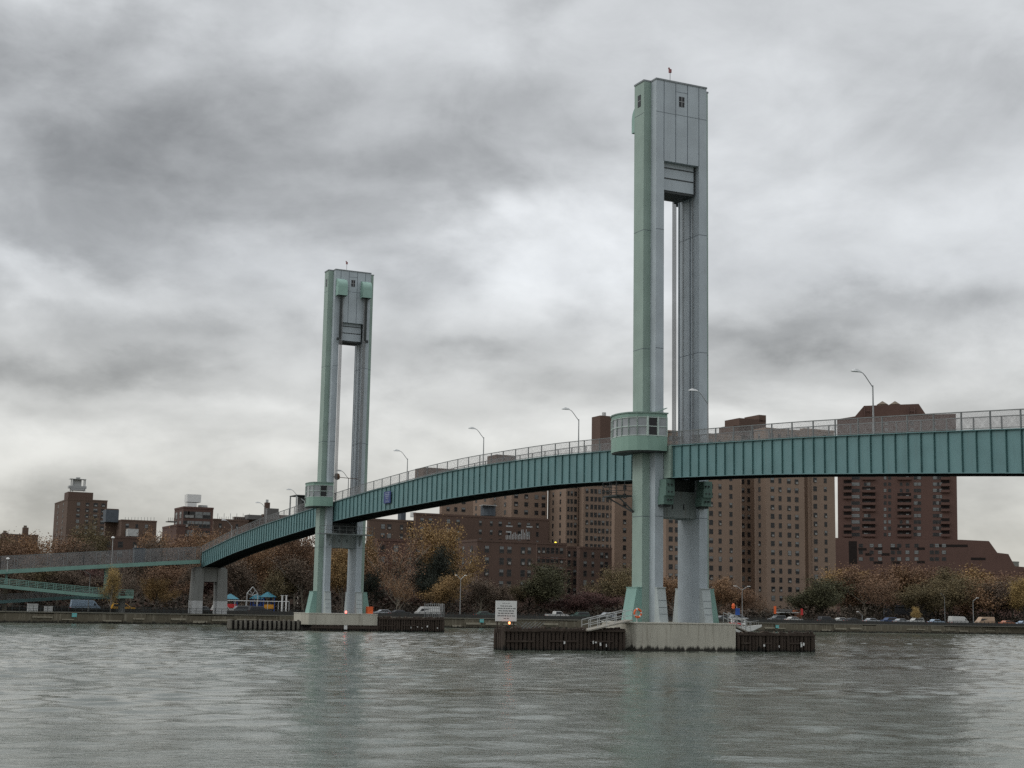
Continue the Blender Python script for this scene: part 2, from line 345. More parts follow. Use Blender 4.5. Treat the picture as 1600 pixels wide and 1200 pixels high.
def water_sheet():
    # rippled river surface as real geometry near the scene, a plain sheet beyond it
    import numpy as np
    xs = np.arange(-190, 270.01, .5); ys = np.concatenate([np.arange(-10, 80, .33), np.arange(80, 400.01, .5)])
    X, Y = np.meshgrid(xs, ys); Z = np.zeros_like(X); rg = np.random.RandomState(4)
    patch = np.zeros_like(X)
    for k in range(9):
        a = rg.uniform(0, 6.28); l = rg.uniform(28, 110); patch += np.sin((X * np.cos(a) * .6 + Y * np.sin(a) * 1.3) * 6.28 / l + rg.uniform(0, 6.28))
    patch = np.clip(.90 + patch * .085, .5, 1.4)
    for k in range(64):
        l = 1.15 * (3.6 / 1.15) ** rg.rand(); a = rg.normal(1.9, .95); amp = .0165 * l / 6.283 * (1 if l < 2.2 else .8)
        Z += amp * np.sin((X * np.cos(a) + Y * np.sin(a)) * 6.283 / l + rg.uniform(0, 6.28))
    Z *= patch
    ny, nx = X.shape; co = np.stack([X, Y, Z], -1).reshape(-1, 3)
    outer = np.array([(-900, -300, -.25), (2500, -300, -.25), (2500, 1600, -.25), (-900, 1600, -.25)], float)
    co = np.concatenate([co, outer]).astype(np.float32)
    idx = np.arange(ny * nx).reshape(ny, nx)
    q = np.stack([idx[:-1, :-1], idx[:-1, 1:], idx[1:, 1:], idx[1:, :-1]], -1).reshape(-1, 4)
    q = np.concatenate([q, [[ny * nx, ny * nx + 1, ny * nx + 2, ny * nx + 3]]]).astype(np.int32)
    me = bpy.data.meshes.new('water'); me.vertices.add(len(co)); me.vertices.foreach_set('co', co.ravel())
    me.loops.add(q.size); me.loops.foreach_set('vertex_index', q.ravel())
    me.polygons.add(len(q)); me.polygons.foreach_set('loop_start', np.arange(0, q.size, 4, dtype=np.int32)); me.polygons.foreach_set('loop_total', np.full(len(q), 4, dtype=np.int32))
    me.update(calc_edges=True); me.polygons.foreach_set('use_smooth', np.ones(len(q), dtype=bool)); me.materials.append(water_mat())
    o = bpy.data.objects.new('water', me); COL.objects.link(o); tag(o, kind='structure')
water_sheet()
GZ = 1.75
GRND = mat('dry_grass_and_paving', (.055, .05, .032), .95, .3, .15)
mb = MB(); pts = [(x, y) for x, y in BANK]
n = len(pts)
mb.add([(x, y, GZ) for x, y in pts] + [(x - 1500, y + 3200, GZ) for x, y in pts], [(i, i + 1, i + 1 + n, i + n) for i in range(n - 1)])
tag(mb.build('ground', GRND), kind='structure')
def strip(name, u0, u1, z, m, c0=-260, c1=420, kind='structure'):
    b = MB(); ps = [W(c0, u0, z), W(c1, u0, z), W(c1, u1, z), W(c0, u1, z)]; b.add(ps, [(0, 1, 2, 3)]); return tag(b.build(name, m), kind=kind)
strip('path', 147.5, 152, GZ + .006, mat('promenade_asphalt', (.10, .10, .09), .9))
strip('road', 176, 192, GZ + .012, mat('road_asphalt', (.05, .05, .052), .9, .2, .5))
b = MB()
for uu in (180, 184, 188):
    for k in range(-60, 95): b.add([W(k * 4, uu, GZ + .018), W(k * 4 + 2, uu, GZ + .018), W(k * 4 + 2, uu + .14, GZ + .018), W(k * 4, uu + .14, GZ + .018)], [(0, 1, 2, 3)])
tag(b.build('road_markings', WHITE), kind='structure')

# seawall: coping, uneven masonry face
def seawall():
    t = thing('seawall', (0, 0, 0), 'long brown stained seawall with pale coping along the far river bank', 'wall', 0)
    fb = MB(); cb = MB(); rnd = random.Random(3)
    for i in range(1, len(BANK) - 2):
        a, q = Vector(BANK[i]), Vector(BANK[i + 1]); d = q - a; nseg = max(1, int(d.length / 4)); d /= nseg; nn = Vector((d.y, -d.x)).normalized()
        for k in range(nseg):
            p0 = a + d * k; p1 = a + d * (k + 1)
            if p0.x < -190 or p0.x > 330: continue
            o = rnd.uniform(.05, .4); j = nn * o; h = GZ - rnd.choice((.05, .05, .12, .2))
            fb.add([(*(p0 + j), -1), (*(p1 + j), -1), (*(p1 + j), h), (*(p0 + j), h), (*(p0 - nn * .6), h), (*(p1 - nn * .6), h)],
                   [(0, 1, 2, 3), (3, 2, 5, 4), (0, 3, 4), (1, 5, 2)])
            cb.beam((*(p0 + nn * .05), GZ + .06), (*(p1 + nn * .05 - d * .01), GZ + .06), .55, .16)
            if rnd.random() < .6:     # ledges and blocks of old masonry
                w = rnd.uniform(.4, .95); z0 = rnd.uniform(.35, 1.0); s = p0 + d * (1 - w) * rnd.random() + j + nn * .08
                fb.beam((*s, z0), (*(s + d * w), z0), .3, rnd.uniform(.15, .45), 1)
    fb.build('masonry_face', [WALL, stained('pale_broken_masonry', (.27, .245, .19), (.12, .10, .075), .8, .95, wetz=.3)], t); cb.build('coping', stained('weathered_coping_stone', (.16, .15, .12), (.09, .08, .06), .6), t)
seawall()
def fence_line():
    t = thing('promenade_fence', W(0, 0, GZ), 'dark iron fence with thin pickets along the promenade above the seawall', 'fence')
    p = MB(); r = MB()
    for k in range(-100, 230):
        c = k * 1.2; r.box(c - .04, c + .04, 153.0, 153.08, 0, 1.15)
    for z in (.15, .6, 1.1): p.box(-120, 276, 153.02, 153.06, z - .025, z + .025)
    r.build('fence_post', DARK, t)['kind'] = 'stuff'; p.build('rail', DARK, t)
    q = MB()
    for k in range(-480, 1104): c = k * .25; q.box(c - .012, c + .012, 153.03, 153.05, .15, 1.1)
    q.build('pickets', DARK, t)
fence_line()
def barrier():
    t = thing('road_barrier', W(0, 175, GZ), 'low dark concrete barrier between the lawn and the riverside road', 'barrier')
    b = MB(); b.profile([(-260, 0), (400, 0), (400, .75), (-260, .75)], 0, .3); b.build('barrier_wall', mat('dirty_barrier_concrete', (.05, .047, .042), .9, .2, .3), t)
barrier()

# ------------------------------------------------------------------ the bridge
TOPS = [(-80, 13.5), (-47.6, 16.11), (-25.5, 17.70), (-16.6, 18.25), (-2.5, 19.05), (11, 19.68), (21.7, 20.14), (38.3, 20.5), (47.5, 20.57), (58.2, 20.43), (72, 20.05), (79.2, 19.83), (92.3, 19.28), (101.7, 18.86), (127, 17.55), (133.6, 17.15), (150, 15.9), (172.1, 13.73)]
BOTS = [(-80, 10.45), (-47.5, 13.07), (-25.4, 14.66), (-16.6, 15.24), (-1.84, 16.02), (7.65, 16.40), (21.6, 16.93), (38.2, 17.12), (48, 17.12), (58, 17.0), (71.9, 16.80), (82.2, 16.62), (93.5, 16.25), (101.6, 15.86), (126.6, 14.47), (133, 14.07), (150, 12.85), (172.1, 10.74)]
def interp(T, u):
    for i in range(len(T) - 1):
        if T[i][0] <= u <= T[i + 1][0]:
            # Catmull-Rom so that the arch stays smooth
            p0 = T[max(i - 1, 0)]; p1 = T[i]; p2 = T[i + 1]; p3 = T[min(i + 2, len(T) - 1)]
            t = (u - p1[0]) / (p2[0] - p1[0]); m1 = (p2[1] - p0[1]) / (p2[0] - p0[0]) * (p2[0] - p1[0]); m2 = (p3[1] - p1[1]) / (p3[0] - p1[0]) * (p2[0] - p1[0])
            return (2 * t ** 3 - 3 * t * t + 1) * p1[1] + (t ** 3 - 2 * t * t + t) * m1 + (-2 * t ** 3 + 3 * t * t) * p2[1] + (t ** 3 - t * t) * m2
    return T[0][1] if u < T[0][0] else T[-1][1]
topz = lambda u: interp(TOPS, u); botz = lambda u: interp(BOTS, u)
LT = 95.1
PM = {}
def post(parent, x, y, z, h, m=None):
    m = m or RAILM; k = (round(h, 2), m.name)
    if k not in PM: b = MB(); b.box(-.045, .045, -.045, .045, 0, h); PM[k] = b.mesh('railing_post', m)
    o = bpy.data.objects.new('railing_post', PM[k]); COL.objects.link(o); o.parent = parent; o.location = (x, y, z)
def span(name, label, u0, u1, pitch, cat='bridge span', sealed_end=None):
    t = thing(name, W(0, u0, 0), label, cat); nn = int(round((u1 - u0) / pitch)); st = (u1 - u0) / nn
    us = [u0 + k * st for k in range(nn + 1)]
    for side in (-1, 1):
        g = MB()
        for k in range(nn):
            a, b_ = us[k] - u0, us[k + 1] - u0; ta, tb = topz(us[k]), topz(us[k + 1]); ba, bb = botz(us[k]), botz(us[k + 1])
            def slab(x0, x1, za0, za1, zb0, zb1, m=0):
                g.add([(x0, a, za0), (x1, a, za0), (x1, b_, zb0), (x0, b_, zb0), (x0, a, za1), (x1, a, za1), (x1, b_, zb1), (x0, b_, zb1)],
                      [(0, 3, 2, 1), (4, 5, 6, 7), (0, 1, 5, 4), (1, 2, 6, 5), (2, 3, 7, 6), (3, 0, 4, 7)], m)
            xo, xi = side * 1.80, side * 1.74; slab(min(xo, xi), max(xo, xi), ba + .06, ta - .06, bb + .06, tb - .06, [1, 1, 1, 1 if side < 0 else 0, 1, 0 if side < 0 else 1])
            fo, fi = side * 1.97, side * 1.57
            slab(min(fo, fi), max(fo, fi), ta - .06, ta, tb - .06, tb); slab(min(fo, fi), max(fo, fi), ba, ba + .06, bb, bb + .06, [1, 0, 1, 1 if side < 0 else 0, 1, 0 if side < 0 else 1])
        for k, u in enumerate(us):      # outside stiffeners
            so, si = side * 1.945, side * 1.803
            g.box(min(so, si), max(so, si), u - u0 - .02, u - u0 + .02, botz(u) + .07, topz(u) - .07, 2)
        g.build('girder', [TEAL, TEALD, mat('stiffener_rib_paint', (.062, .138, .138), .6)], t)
    d = MB(); r = MB()
    for k in range(nn):
        a, b_ = us[k] - u0, us[k + 1] - u0; ta, tb = topz(us[k]), topz(us[k + 1])
        d.add([(-1.56, a, ta - .35), (1.56, a, ta - .35), (1.56, b_, tb - .35), (-1.56, b_, tb - .35), (-1.56, a, ta - .08), (1.56, a, ta - .08), (1.56, b_, tb - .08), (-1.56, b_, tb - .08)],
              [(0, 3, 2, 1), (4, 5, 6, 7), (0, 1, 5, 4), (1, 2, 6, 5), (2, 3, 7, 6), (3, 0, 4, 7)])
        if k % 2 == 0: r.box(-1.73, 1.73, a - .1, a + .1, botz(us[k]) + .25, ta - .36)
    for e in (0, nn): d.box(-1.73, 1.73, us[e] - u0 - .03 + (.03 if e == 0 else -.03), us[e] - u0 + .03 + (.03 if e == 0 else -.03), botz(us[e]) + .1, topz(us[e]) - .1)
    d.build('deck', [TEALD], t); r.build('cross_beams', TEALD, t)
    # railings: top rail, posts, chain link
    for side in (-1, 1):
        x = side * 1.88; q = MB(); q2 = MB(); w = MB()
        for k in range(nn):
            a, b_ = us[k] - u0, us[k + 1] - u0; ta, tb = topz(us[k]), topz(us[k + 1])
            q.beam((x, a, ta + 1.28), (x, b_, tb + 1.28), .07); q.beam((x, a, ta + .09), (x, b_, tb + .09), .05)
            w.add([(x + .001, a, ta + .06), (x + .001, b_, tb + .06), (x + .001, b_, tb + 1.26), (x + .001, a, ta + 1.26)], [(0, 1, 2, 3)])
        rr = q.build('railing', RAILM, t); w.build('chain_link_panel', CHAIN, rr)
        for k in range(0, nn + 1, 2): post(rr, x, us[k] - u0, topz(us[k]), 1.28)
    return t
span('lift_span', 'long teal arched lift span of riveted girders between the two tall towers', .9, LT - .9, 1.63)
span('side_span', 'teal girder span running from the nearer tower out of the right of the picture', -70, -.7, 1.414)
span('side_span', 'teal girder span sloping down from the farther tower to the shore pier', LT + .7, 172.0, 1.414)

def tower(u0, hood, label, cabin_label, near):
    """hood = +1 when the lift span lies on the +u side of the tower"""
    t = thing('bridge_tower', W(0, u0, 2.6), label, 'bridge tower')
    Z = lambda z: z - 2.6
    wc, wo, dw, dc, op = 2.90, 3.705, .92, 1.91, 2.0
    for s in (-1, 1):
        g = MB(); P = [(-wo, -dw), (-wc, -dw), (-wc, -dc), (-op, -dc), (-op, dc), (-wc, dc), (-wc, dw), (-wo, dw)]
        ms = [0, 1, 1, 1, 1, 1, 0, 0]
        if s == 1: P = [(-x, y) for x, y in P][::-1]; ms = [ms[6 - i] if i < 7 else ms[7] for i in range(8)]
        g.prism(P, 0, Z(47.0), ms, mtop=1)
        for z in (12.4, 19.6, 28.4, 40.07): # panel joints
            for (x0, x1, y0, y1) in ((min(s * wc, s * op) - 0, max(s * wc, s * op), -dc - .006, -dc), (min(s * wo, s * wc), max(s * wo, s * wc), -dw - .006, -dw)):
                g.box(x0, x1, y0, y1, Z(z), Z(z + .05), 2)
            xx = s * wo; g.box(min(xx, xx + s * .006), max(xx, xx + s * .006), -dw, dw, Z(z), Z(z + .05), 2)
            xx = s * op; g.box(min(xx, xx - s * .006), max(xx, xx - s * .006), -dc + .1, dc - .1, Z(z), Z(z + .05), 2)
        xx = s * op
        g.box(min(xx, xx - s * .02), max(xx, xx - s * .02), -.38, -.24, Z(19.3), Z(46.9), 2); g.box(min(xx, xx - s * .02), max(xx, xx - s * .02), 1.6, 1.8, Z(19.3), Z(46.9), 2)
        g.build('leg', [GREEN, GRAY, SEAM], t)
        # flared feet
        b = MB()
        def fl(x0, x1, xb0, xb1, y0, y1, yb0, yb1, m): b.prism([(xb0, yb0), (xb1, yb0), (xb1, yb1), (xb0, yb1)], 0, Z(5.75), m, poly1=[(x0, y0), (x1, y0), (x1, y1), (x0, y1)])
        if s == -1: fl(-4.25, -wo - .003, -4.85, -wo - .003, -dw - .02, dw + .02, -dw - .02, dw + .02, 0)
        else: fl(wo + .003, 4.25, wo + .003, 4.85, -dw - .02, dw + .02, -dw - .02, dw + .02, 0)
        lo, hi = sorted((s * (op + .0), s * (wc + .02)))
        for e in (-1, 1):
            y0, y1 = sorted((e * 2.32, e * (dc + .003))); q0, q1 = sorted((e * 2.86, e * (dc + .003)))
            fl(lo, hi, lo, hi, y0, y1, q0, q1, 1)
            for z in (3.35, 3.95, 4.6): 
                yy = e * (2.86 - (z - 2.6) / 3.15 * .54); y0, y1 = sorted((yy, yy + e * .012)); b.box(lo + .04, hi - .04, y0, y1, Z(z), Z(z + .035), 2)
            y0, y1 = sorted((e * (dc + .004), e * 2.4)); b.box(lo - .03, hi + .03, y0, y1, Z(5.75), Z(5.83), 1)
        lo, hi = sorted((s * (wo + .004), s * 4.3)); b.box(lo, hi, -dw - .06, dw + .06, Z(5.75), Z(5.83), 0)
        b.build('foot_buttress', [stained('mint_green_foot_paint', (.19, .325, .285), (.13, .23, .20), .3, .5), GRAYB, SEAM], t)
    # head
    g = MB(); P = [(-wo, -dw), (-wc, -dw), (-wc, -dc), (wc, -dc), (wc, -dw), (wo, -dw), (wo, dw), (wc, dw), (wc, dc), (-wc, dc), (-wc, dw), (-wo, dw)]
    ms = [0, 1, 1, 1, 0, 0, 0, 1, 1, 1, 0, 0]
    g.prism(P, Z(47.0) + .002, Z(55.1), ms, mtop=1)
    for x in (-2.02, -.68, .68, 2.0):
        g.box(x - .03, x + .03, -dc - .012, -dc, Z(47.02), Z(55.1), 2); g.box(x - .03, x + .03, dc, dc + .012, Z(47.02), Z(55.1), 2)
    for z in (51.85,):
        g.box(-wc, wc, -dc - .008, -dc, Z(z), Z(z + .04), 2); g.box(-wo - .008, -wo, -dw, dw, Z(z), Z(z + .04), 2)
    g.box(-.68, .68, -dc - .008, -dc, Z(54.2), Z(54.24), 2)
    g.build('tower_head', [GREEN, GRAY, SEAM], t)
    c = MB(); c.prism([(x * 1.018, y * 1.03) for x, y in P], Z(55.1) + .002, Z(55.26), 0); c.build('roof_edge', mat('grey_roof_flashing', (.20, .22, .23), .6), t)
    def win(x0, x1, y0, y1, z0, z1, side):
        w = MB(); f = MB()
        if side == 'f':
            w.box(x0, x1, y0 - .03, y0 + .1, z0, z1); f.box((x0 + x1) / 2 - .03, (x0 + x1) / 2 + .03, y0 - .05, y0 - .03, z0, z1); f.box(x0, x1, y0 - .05, y0 - .03, (z0 + z1) / 2 - .03, (z0 + z1) / 2 + .03)
        else:
            w.box(x0 - .03, x0 + .1, y0, y1, z0, z1); f.box(x0 - .05, x0 - .03, y0, y1, (z0 + z1) / 2 - .03, (z0 + z1) / 2 + .03)
        o = w.build('window', GLASS, t); f.build('window_bar', STEEL, o)
    win(-.30, .30, -dc, 0, Z(52.75), Z(53.78), 'f'); win(-wo, 0, -.3, .25, Z(52.7), Z(53.9), 's')
    # sheave hoods and lifting ropes on the lift span side
    for s in (-1, 1):
        h = MB(); x0, x1 = s * 2.0 - .75, s * 2.0 + .75; prof = []
        for k in range(9):
            a = math.pi / 2 * k / 8; prof.append((dc + 1.15 * math.sin(a), 52.45 + 1.25 * math.cos(a)))
        prof += [(dc + 1.15, 51.0), (dc + 1.0, 51.0), (dc + 1.0, 52.3), (dc + .003, 52.3)]
        pts = [(y * hood, z) for y, z in prof]
        n_ = len(pts); vs = [(x0, y, Z(z)) for y, z in pts] + [(x1, y, Z(z)) for y, z in pts]
        fs = [(i, (i + 1) % n_, (i + 1) % n_ + n_, i + n_) for i in range(n_)]
        h.add(vs, fs); 
        for X in (x0, x1):
            a, b_ = sorted((dc * hood, (dc + 1.15) * hood)); h.box(X - .02, X + .02, a, b_ - 0, Z(51.0), Z(52.5))
            # rounded cheek
            arc = [(dc * hood, 52.5)] + [((dc + 1.15 * math.cos(q * math.pi / 16)) * hood, 52.5 + 1.2 * math.sin(q * math.pi / 16)) for q in range(9)]
            h.add([(X, y, Z(z)) for y, z in arc], [tuple(range(len(arc)))])
        ho = h.build('sheave_hood', [mat('mint_hood_paint', (.25, .385, .335), .5, .08)], t)
        d = MB(); a, b_ = sorted(((dc + .05) * hood, (dc + .98) * hood)); d.box(x0 + .05, x1 - .05, a, b_, Z(51.5), Z(52.2)); d.build('sheave_wheel', DARK, ho)
        r = MB()
        for k in range(5):
            x = s * 2.0 + (k - 2) * .10 - .10 * s; y = (dc + .55) * hood
            r.tube([(x, y, Z(51.6)), (x, y, Z(topz(u0 + hood * 2) + .2))], .035, 5)
        r.build('lifting_ropes', ROPE, t)
        k_ = MB(); a, b_ = sorted(((dc + .46) * hood, (dc + .64) * hood)); k_.box(s * 2.05 - .17, s * 2.05 + .17, a, b_, Z(44.25), Z(51.5)); k_.box(s * 2.35 - .2, s * 2.35 + .2, a - .05, b_ + .05, Z(44.0), Z(44.4))
        k_.build('rope_guide', DARK, t)
    # counterweight hanging in the slot
    g = MB(); g.box(-1.72, 1.72, -1.36, 1.36, Z(44.25), Z(47.0) - .01, 0)
    for z in (46.42, 45.38): g.box(-1.74, 1.74, -1.385, -1.36, Z(z), Z(z + .12), 1)
    g.box(-1.80, -1.73, -1.40, 1.40, Z(44.1), Z(46.98), 1); g.box(1.73, 1.80, -1.40, 1.40, Z(44.1), Z(46.98), 1)
    g.box(-1.72, 1.72, -1.30, 1.30, Z(44.02), Z(44.245), 1)
    for x in (-1.9, 1.9): g.box(x - .08, x + .08, -.2, .2, Z(44.3), Z(46.9), 1)
    g.build('counterweight', [GRAY, DARK], t)
    g = MB()
    for y in (-.9, .9):
        g.tube([(1.93, y, Z(19.4)), (1.93, y, Z(44.2))], .035, 5); g.tube([(-1.93, y, Z(19.4)), (-1.93, y, Z(44.2))], .035, 5)
    g.build('counterweight_guides', ROPE, t)
    # portal beam under the deck
    bz = botz(u0)
    g = MB(); g.box(-op + .002, op - .002, -1.3, 1.3, Z(12.42), Z(14.9), 0)
    g.prism([(-op + .003, -1.35), (-1.35, -1.35), (-1.35, 1.35), (-op + .003, 1.35)], Z(12.38), Z(14.6), 0); g.prism([(1.35, -1.35), (op - .003, -1.35), (op - .003, 1.35), (1.35, 1.35)], Z(12.38), Z(14.6), 0)
    g.box(-op + .01, op - .01, -1.1, 1.1, Z(14.9), Z(bz - .05), 1)
    for x in (-.62, .62): g.box(x - .05, x + .05, -1.36, -1.3, Z(13.2), Z(13.7), 1)
    g.build('portal_beam', [RUST, DARK], t)
    for s in (-1, 1):     # bearing brackets with bolt heads
        g = MB(); x0, x1 = sorted((s * 1.55, s * 2.62))
        g.box(x0, x1, -3.0, -dc - .003, Z(13.5), Z(14.3), 0); g.prism([(x0 + .1, -3.2), (x1, -3.2), (x1, -dc - .003), (x0 + .1, -dc - .003)], Z(14.3), Z(15.1), 0)
        g.box(x0 + .2, x1 + .05, -3.1, -dc - .003, Z(15.1), Z(15.85), 0); g.box(x0 + .1, x1 - .1, -2.7, -dc - .003, Z(13.3), Z(13.5), 1)
        for z in (13.85, 14.6, 15.3):
            for x in (x0 + .4, x0 + .75): g.box(x - .07, x + .07, -3.24, -2.98, Z(z), Z(z + .13), 1)
        if near: g.build('bearing_bracket', [stained('dark_green_bracket_paint', (.115, .185, .16), (.06, .09, .08), .5), DARK], t)
    if not near:
        g = MB(); g.box(-4.4, 4.0, -3.3, -dc - .003, Z(14.3), Z(14.45), 0)
        for z in (15.0, 15.55): g.beam((-4.4, -3.28, Z(z)), (4.0, -3.28, Z(z)), .05, .05, 1)
        for k in range(9): g.beam((-4.4 + k * 1.05, -3.28, Z(14.4)), (-4.4 + k * 1.05, -3.28, Z(15.55)), .05, .05, 1)
        for x in (-2.4, 2.4): g.add([(x, -3.2, Z(14.3)), (x, -dc, Z(14.3)), (x, -dc, Z(12.6)), (x + .12, -3.2, Z(14.3)), (x + .12, -dc, Z(14.3)), (x + .12, -dc, Z(12.6))], [(0, 1, 2), (5, 4, 3), (0, 2, 5, 3)], 0)
        g.box(-1.2, 1.1, -2.6, -dc - .01, Z(14.45), Z(15.4), 2)
        g.build('maintenance_platform', [RUST, RAILM, DARK], t)
    else:
        g = MB(); g.box(-5.4, -3.71, 1.0, 3.6, Z(14.35), Z(14.5), 0)
        for (a, b_) in (((-5.4, 1.0), (-5.4, 3.6)), ((-5.4, 1.0), (-3.72, 1.0)), ((-5.4, 3.6), (-3.72, 3.6))):
            for z in (14.9, 15.35, 15.8): g.beam((*a, Z(z)), (*b_, Z(z)), .05, .05, 0)
        for p in ((-5.4, 1.0), (-5.4, 2.3), (-5.4, 3.6), (-4.5, 1.0), (-4.5, 3.6)): g.beam((*p, Z(14.4)), (*p, Z(15.8)), .05, .05, 0)
        g.beam((-5.2, 1.2, Z(14.4)), (-3.72, .6, Z(12.9)), .12, .12, 0); g.beam((-5.2, 3.3, Z(14.4)), (-3.72, .8, Z(12.9)), .12, .12, 0)
        g.build('maintenance_platform', [DARK], t)
    # aviation lamp and mast on the roof
    g = MB(); g.tube([(-.9, -1.2, Z(55.2)), (-.9, -1.2, Z(56.5))], .03, 5, 0); g.box(-1.02, -.78, -1.3, -1.1, Z(56.35), Z(56.7), 1); g.box(-1.1, -.95, -1.25, -1.15, Z(56.7), Z(56.85), 1)
    g.build('roof_beacon', [RAILM, mat('reddish_beacon', (.25, .08, .08), .5)], t)
    # control cabin wrapped round the outer leg
    k = 1.0 if near else .86
    PL = [(-5.15, 2.55), (-5.6, 1.5), (-5.78, .4), (-5.75, -.5), (-5.5, -1.35), (-4.95, -2.05), (-4.1, -2.55), (-3.1, -2.75), (-2.12, -2.8)]
    PL = [(-3.7 + (x + 3.7) * k, y * (k if not near else 1)) for x, y in PL]
    PL = PL if near else [(-5.15, 2.1), (-5.5, .6), (-5.5, -1.0), (-5.2, -2.0), (-4.3, -2.55), (-3.3, -2.7), (-2.3, -2.75)]
    close = [(-2.12 if near else -2.35, -1.95), (-2.95, -1.95), (-2.95, -.96), (-3.75, -.96), (-3.75, .96), (-3.75, PL[0][1])]
    poly = PL + close; poly = [(x, y) for x, y in poly]
    z0, zs, zh, z1 = 18.5, 19.85, 21.68, 22.0
    cb = MB(); cb.prism(poly, Z(z0), Z(zs), 0); cb.prism(poly, Z(zh), Z(z1), 0)
    body = cb.build('control_cabin', [stained('cabin_green_paint', (.20, .315, .26), (.14, .22, .18), .4, .5)], t)
    for i in range(len(PL) - 1):
        a, q = Vector(PL[i]), Vector(PL[i + 1]); n2_ = Vector((-(q - a).y, (q - a).x)).normalized() * -1
        inn = .06
        w = MB(); f = MB()
        ctr = Vector((-3.7, 0)); 
        ia, iq = a + (ctr - a).normalized() * inn, q + (ctr - q).normalized() * inn
        w.add([(*ia, Z(zs)), (*iq, Z(zs)), (*iq, Z(zh)), (*ia, Z(zh))], [(0, 1, 2, 3)], 0)
        wo_ = w.build('cabin_window', [GLASS if i == (6 if near else 4) else GLASSC], body)
        for p in (a, q): f.beam((*(p + (ctr - p).normalized() * .03), Z(zs)), (*(p + (ctr - p).normalized() * .03), Z(zh)), .09 if i != 6 else .16)
        for z in (zs + .06, (zs + zh) / 2, zh - .06): f.beam((*(a + (ctr - a).normalized() * .03), Z(z)), (*(q + (ctr - q).normalized() * .03), Z(z)), .07)
        f.build('window_frame', FRAMEC, wo_)
    r = MB(); r.prism([(-3.7 + (x + 3.7) * 1.04, y * 1.04) for x, y in poly], Z(z1) + .003, Z(z1 + .12), 0)
    if near: r.add([(-3.0, -2.6, Z(z1 + .14)), (-2.1, -2.75, Z(z1 + .55)), (-2.1, -2.2, Z(z1 + .55)), (-3.0, -2.1, Z(z1 + .14)), (-3.0, -2.6, Z(z1 + .22)), (-2.1, -2.75, Z(z1 + .62)), (-2.1, -2.2, Z(z1 + .62)), (-3.0, -2.1, Z(z1 + .22))], [(0, 1, 2, 3), (4, 5, 6, 7), (0, 4, 5, 1), (1, 5, 6, 2), (2, 6, 7, 3), (3, 7, 4, 0)])
    r.build('cabin_roof', mat('grey_green_roof', (.17, .24, .21), .6), body)
    s = MB(); s.prism([(-3.7 + (x + 3.7) * .96, y * .96) for x, y in poly], Z(z0 - .12), Z(z0) - .003, 0); s.build('cabin_floor', DARK, body)
    if not near:
        g = MB(); g.box(-5.5, -5.3, .5, .9, Z(19.0), Z(19.9), 0); g.build('vent_grille', DARK, body)
        g = MB(); g.lathe([(.12, Z(22.6)), (.42, Z(22.75)), (.48, Z(23.1)), (.35, Z(23.5)), (.1, Z(23.6))], -1.55, -2.0, 10); g.beam((-1.9, -1.95, Z(23.2)), (-1.6, -2.0, Z(23.2)), .15); g.beam((-1.4, -2.1, Z(23.0)), (2.0, -1.95, Z(22.9)), .09)
        g.build('gate_mechanism', mat('rusty_brown_gear', (.09, .05, .03), .9), t)
    return t
tower(0.0, 1, 'nearer, taller looking grey and green tower on the right pier', '', True)
tower(LT, -1, 'farther tower with two mint green sheave hoods facing the camera', '', False)

sp_ = [o for o in COL.objects if o.name == 'side_span'][0]
b = MB(); b.box(-2.0, -1.83, 70 - 3.3, 70 - 1.95, 15.98, 19.0); b.box(-2.1, -1.83, 70 - 3.32, 70 - 3.22, 15.95, 19.05); b.build('end_panel', GREEN, sp_)
def pier(u0, label, near):
    t = thing('tower_pier', W(0, u0, 0), label, 'pier')
    P = [(-6.35, -1.6), (-5.6, -3.25), (5.1, -3.25), (5.3, -3.05), (5.3, 3.25), (-5.6, 3.25), (-6.35, 1.6)]
    b = MB(); b.prism(P, -2 if near else .85, 2.45, 0); b.build('pier_body', CONC, t, bevel=.06)
    c = MB(); c.prism([(x * 1.006, y * 1.012) for x, y in P], 2.452, 2.60, 0); c.build('coping', stained('pale_coping_concrete', (.45, .43, .37), (.26, .24, .19), .5), t, bevel=.03)
    if not near:
        b = MB(); b.prism([(x * .93, y * .93) for x, y in P], -2, .848, 0); b.build('pier_base', WOODB, t)
        b = MB()
        for k in range(24): x = -5.1 + k * .44; b.box(x, x + .36, -3.42, -3.2, -1, .82 + .05 * math.sin(k * 2.3))
        b.box(-5.3, 5.2, -3.5, -3.42, .35, .6); b.box(-.15, .35, -3.56, -3.505, .25, .85, 1)
        b.build('timber_facing', [WOOD, WHITE], t)
pier(0, 'stained pale concrete pier block under the nearer tower', True)
pier(LT, 'cream concrete pier block with rounded corners under the farther tower', False)

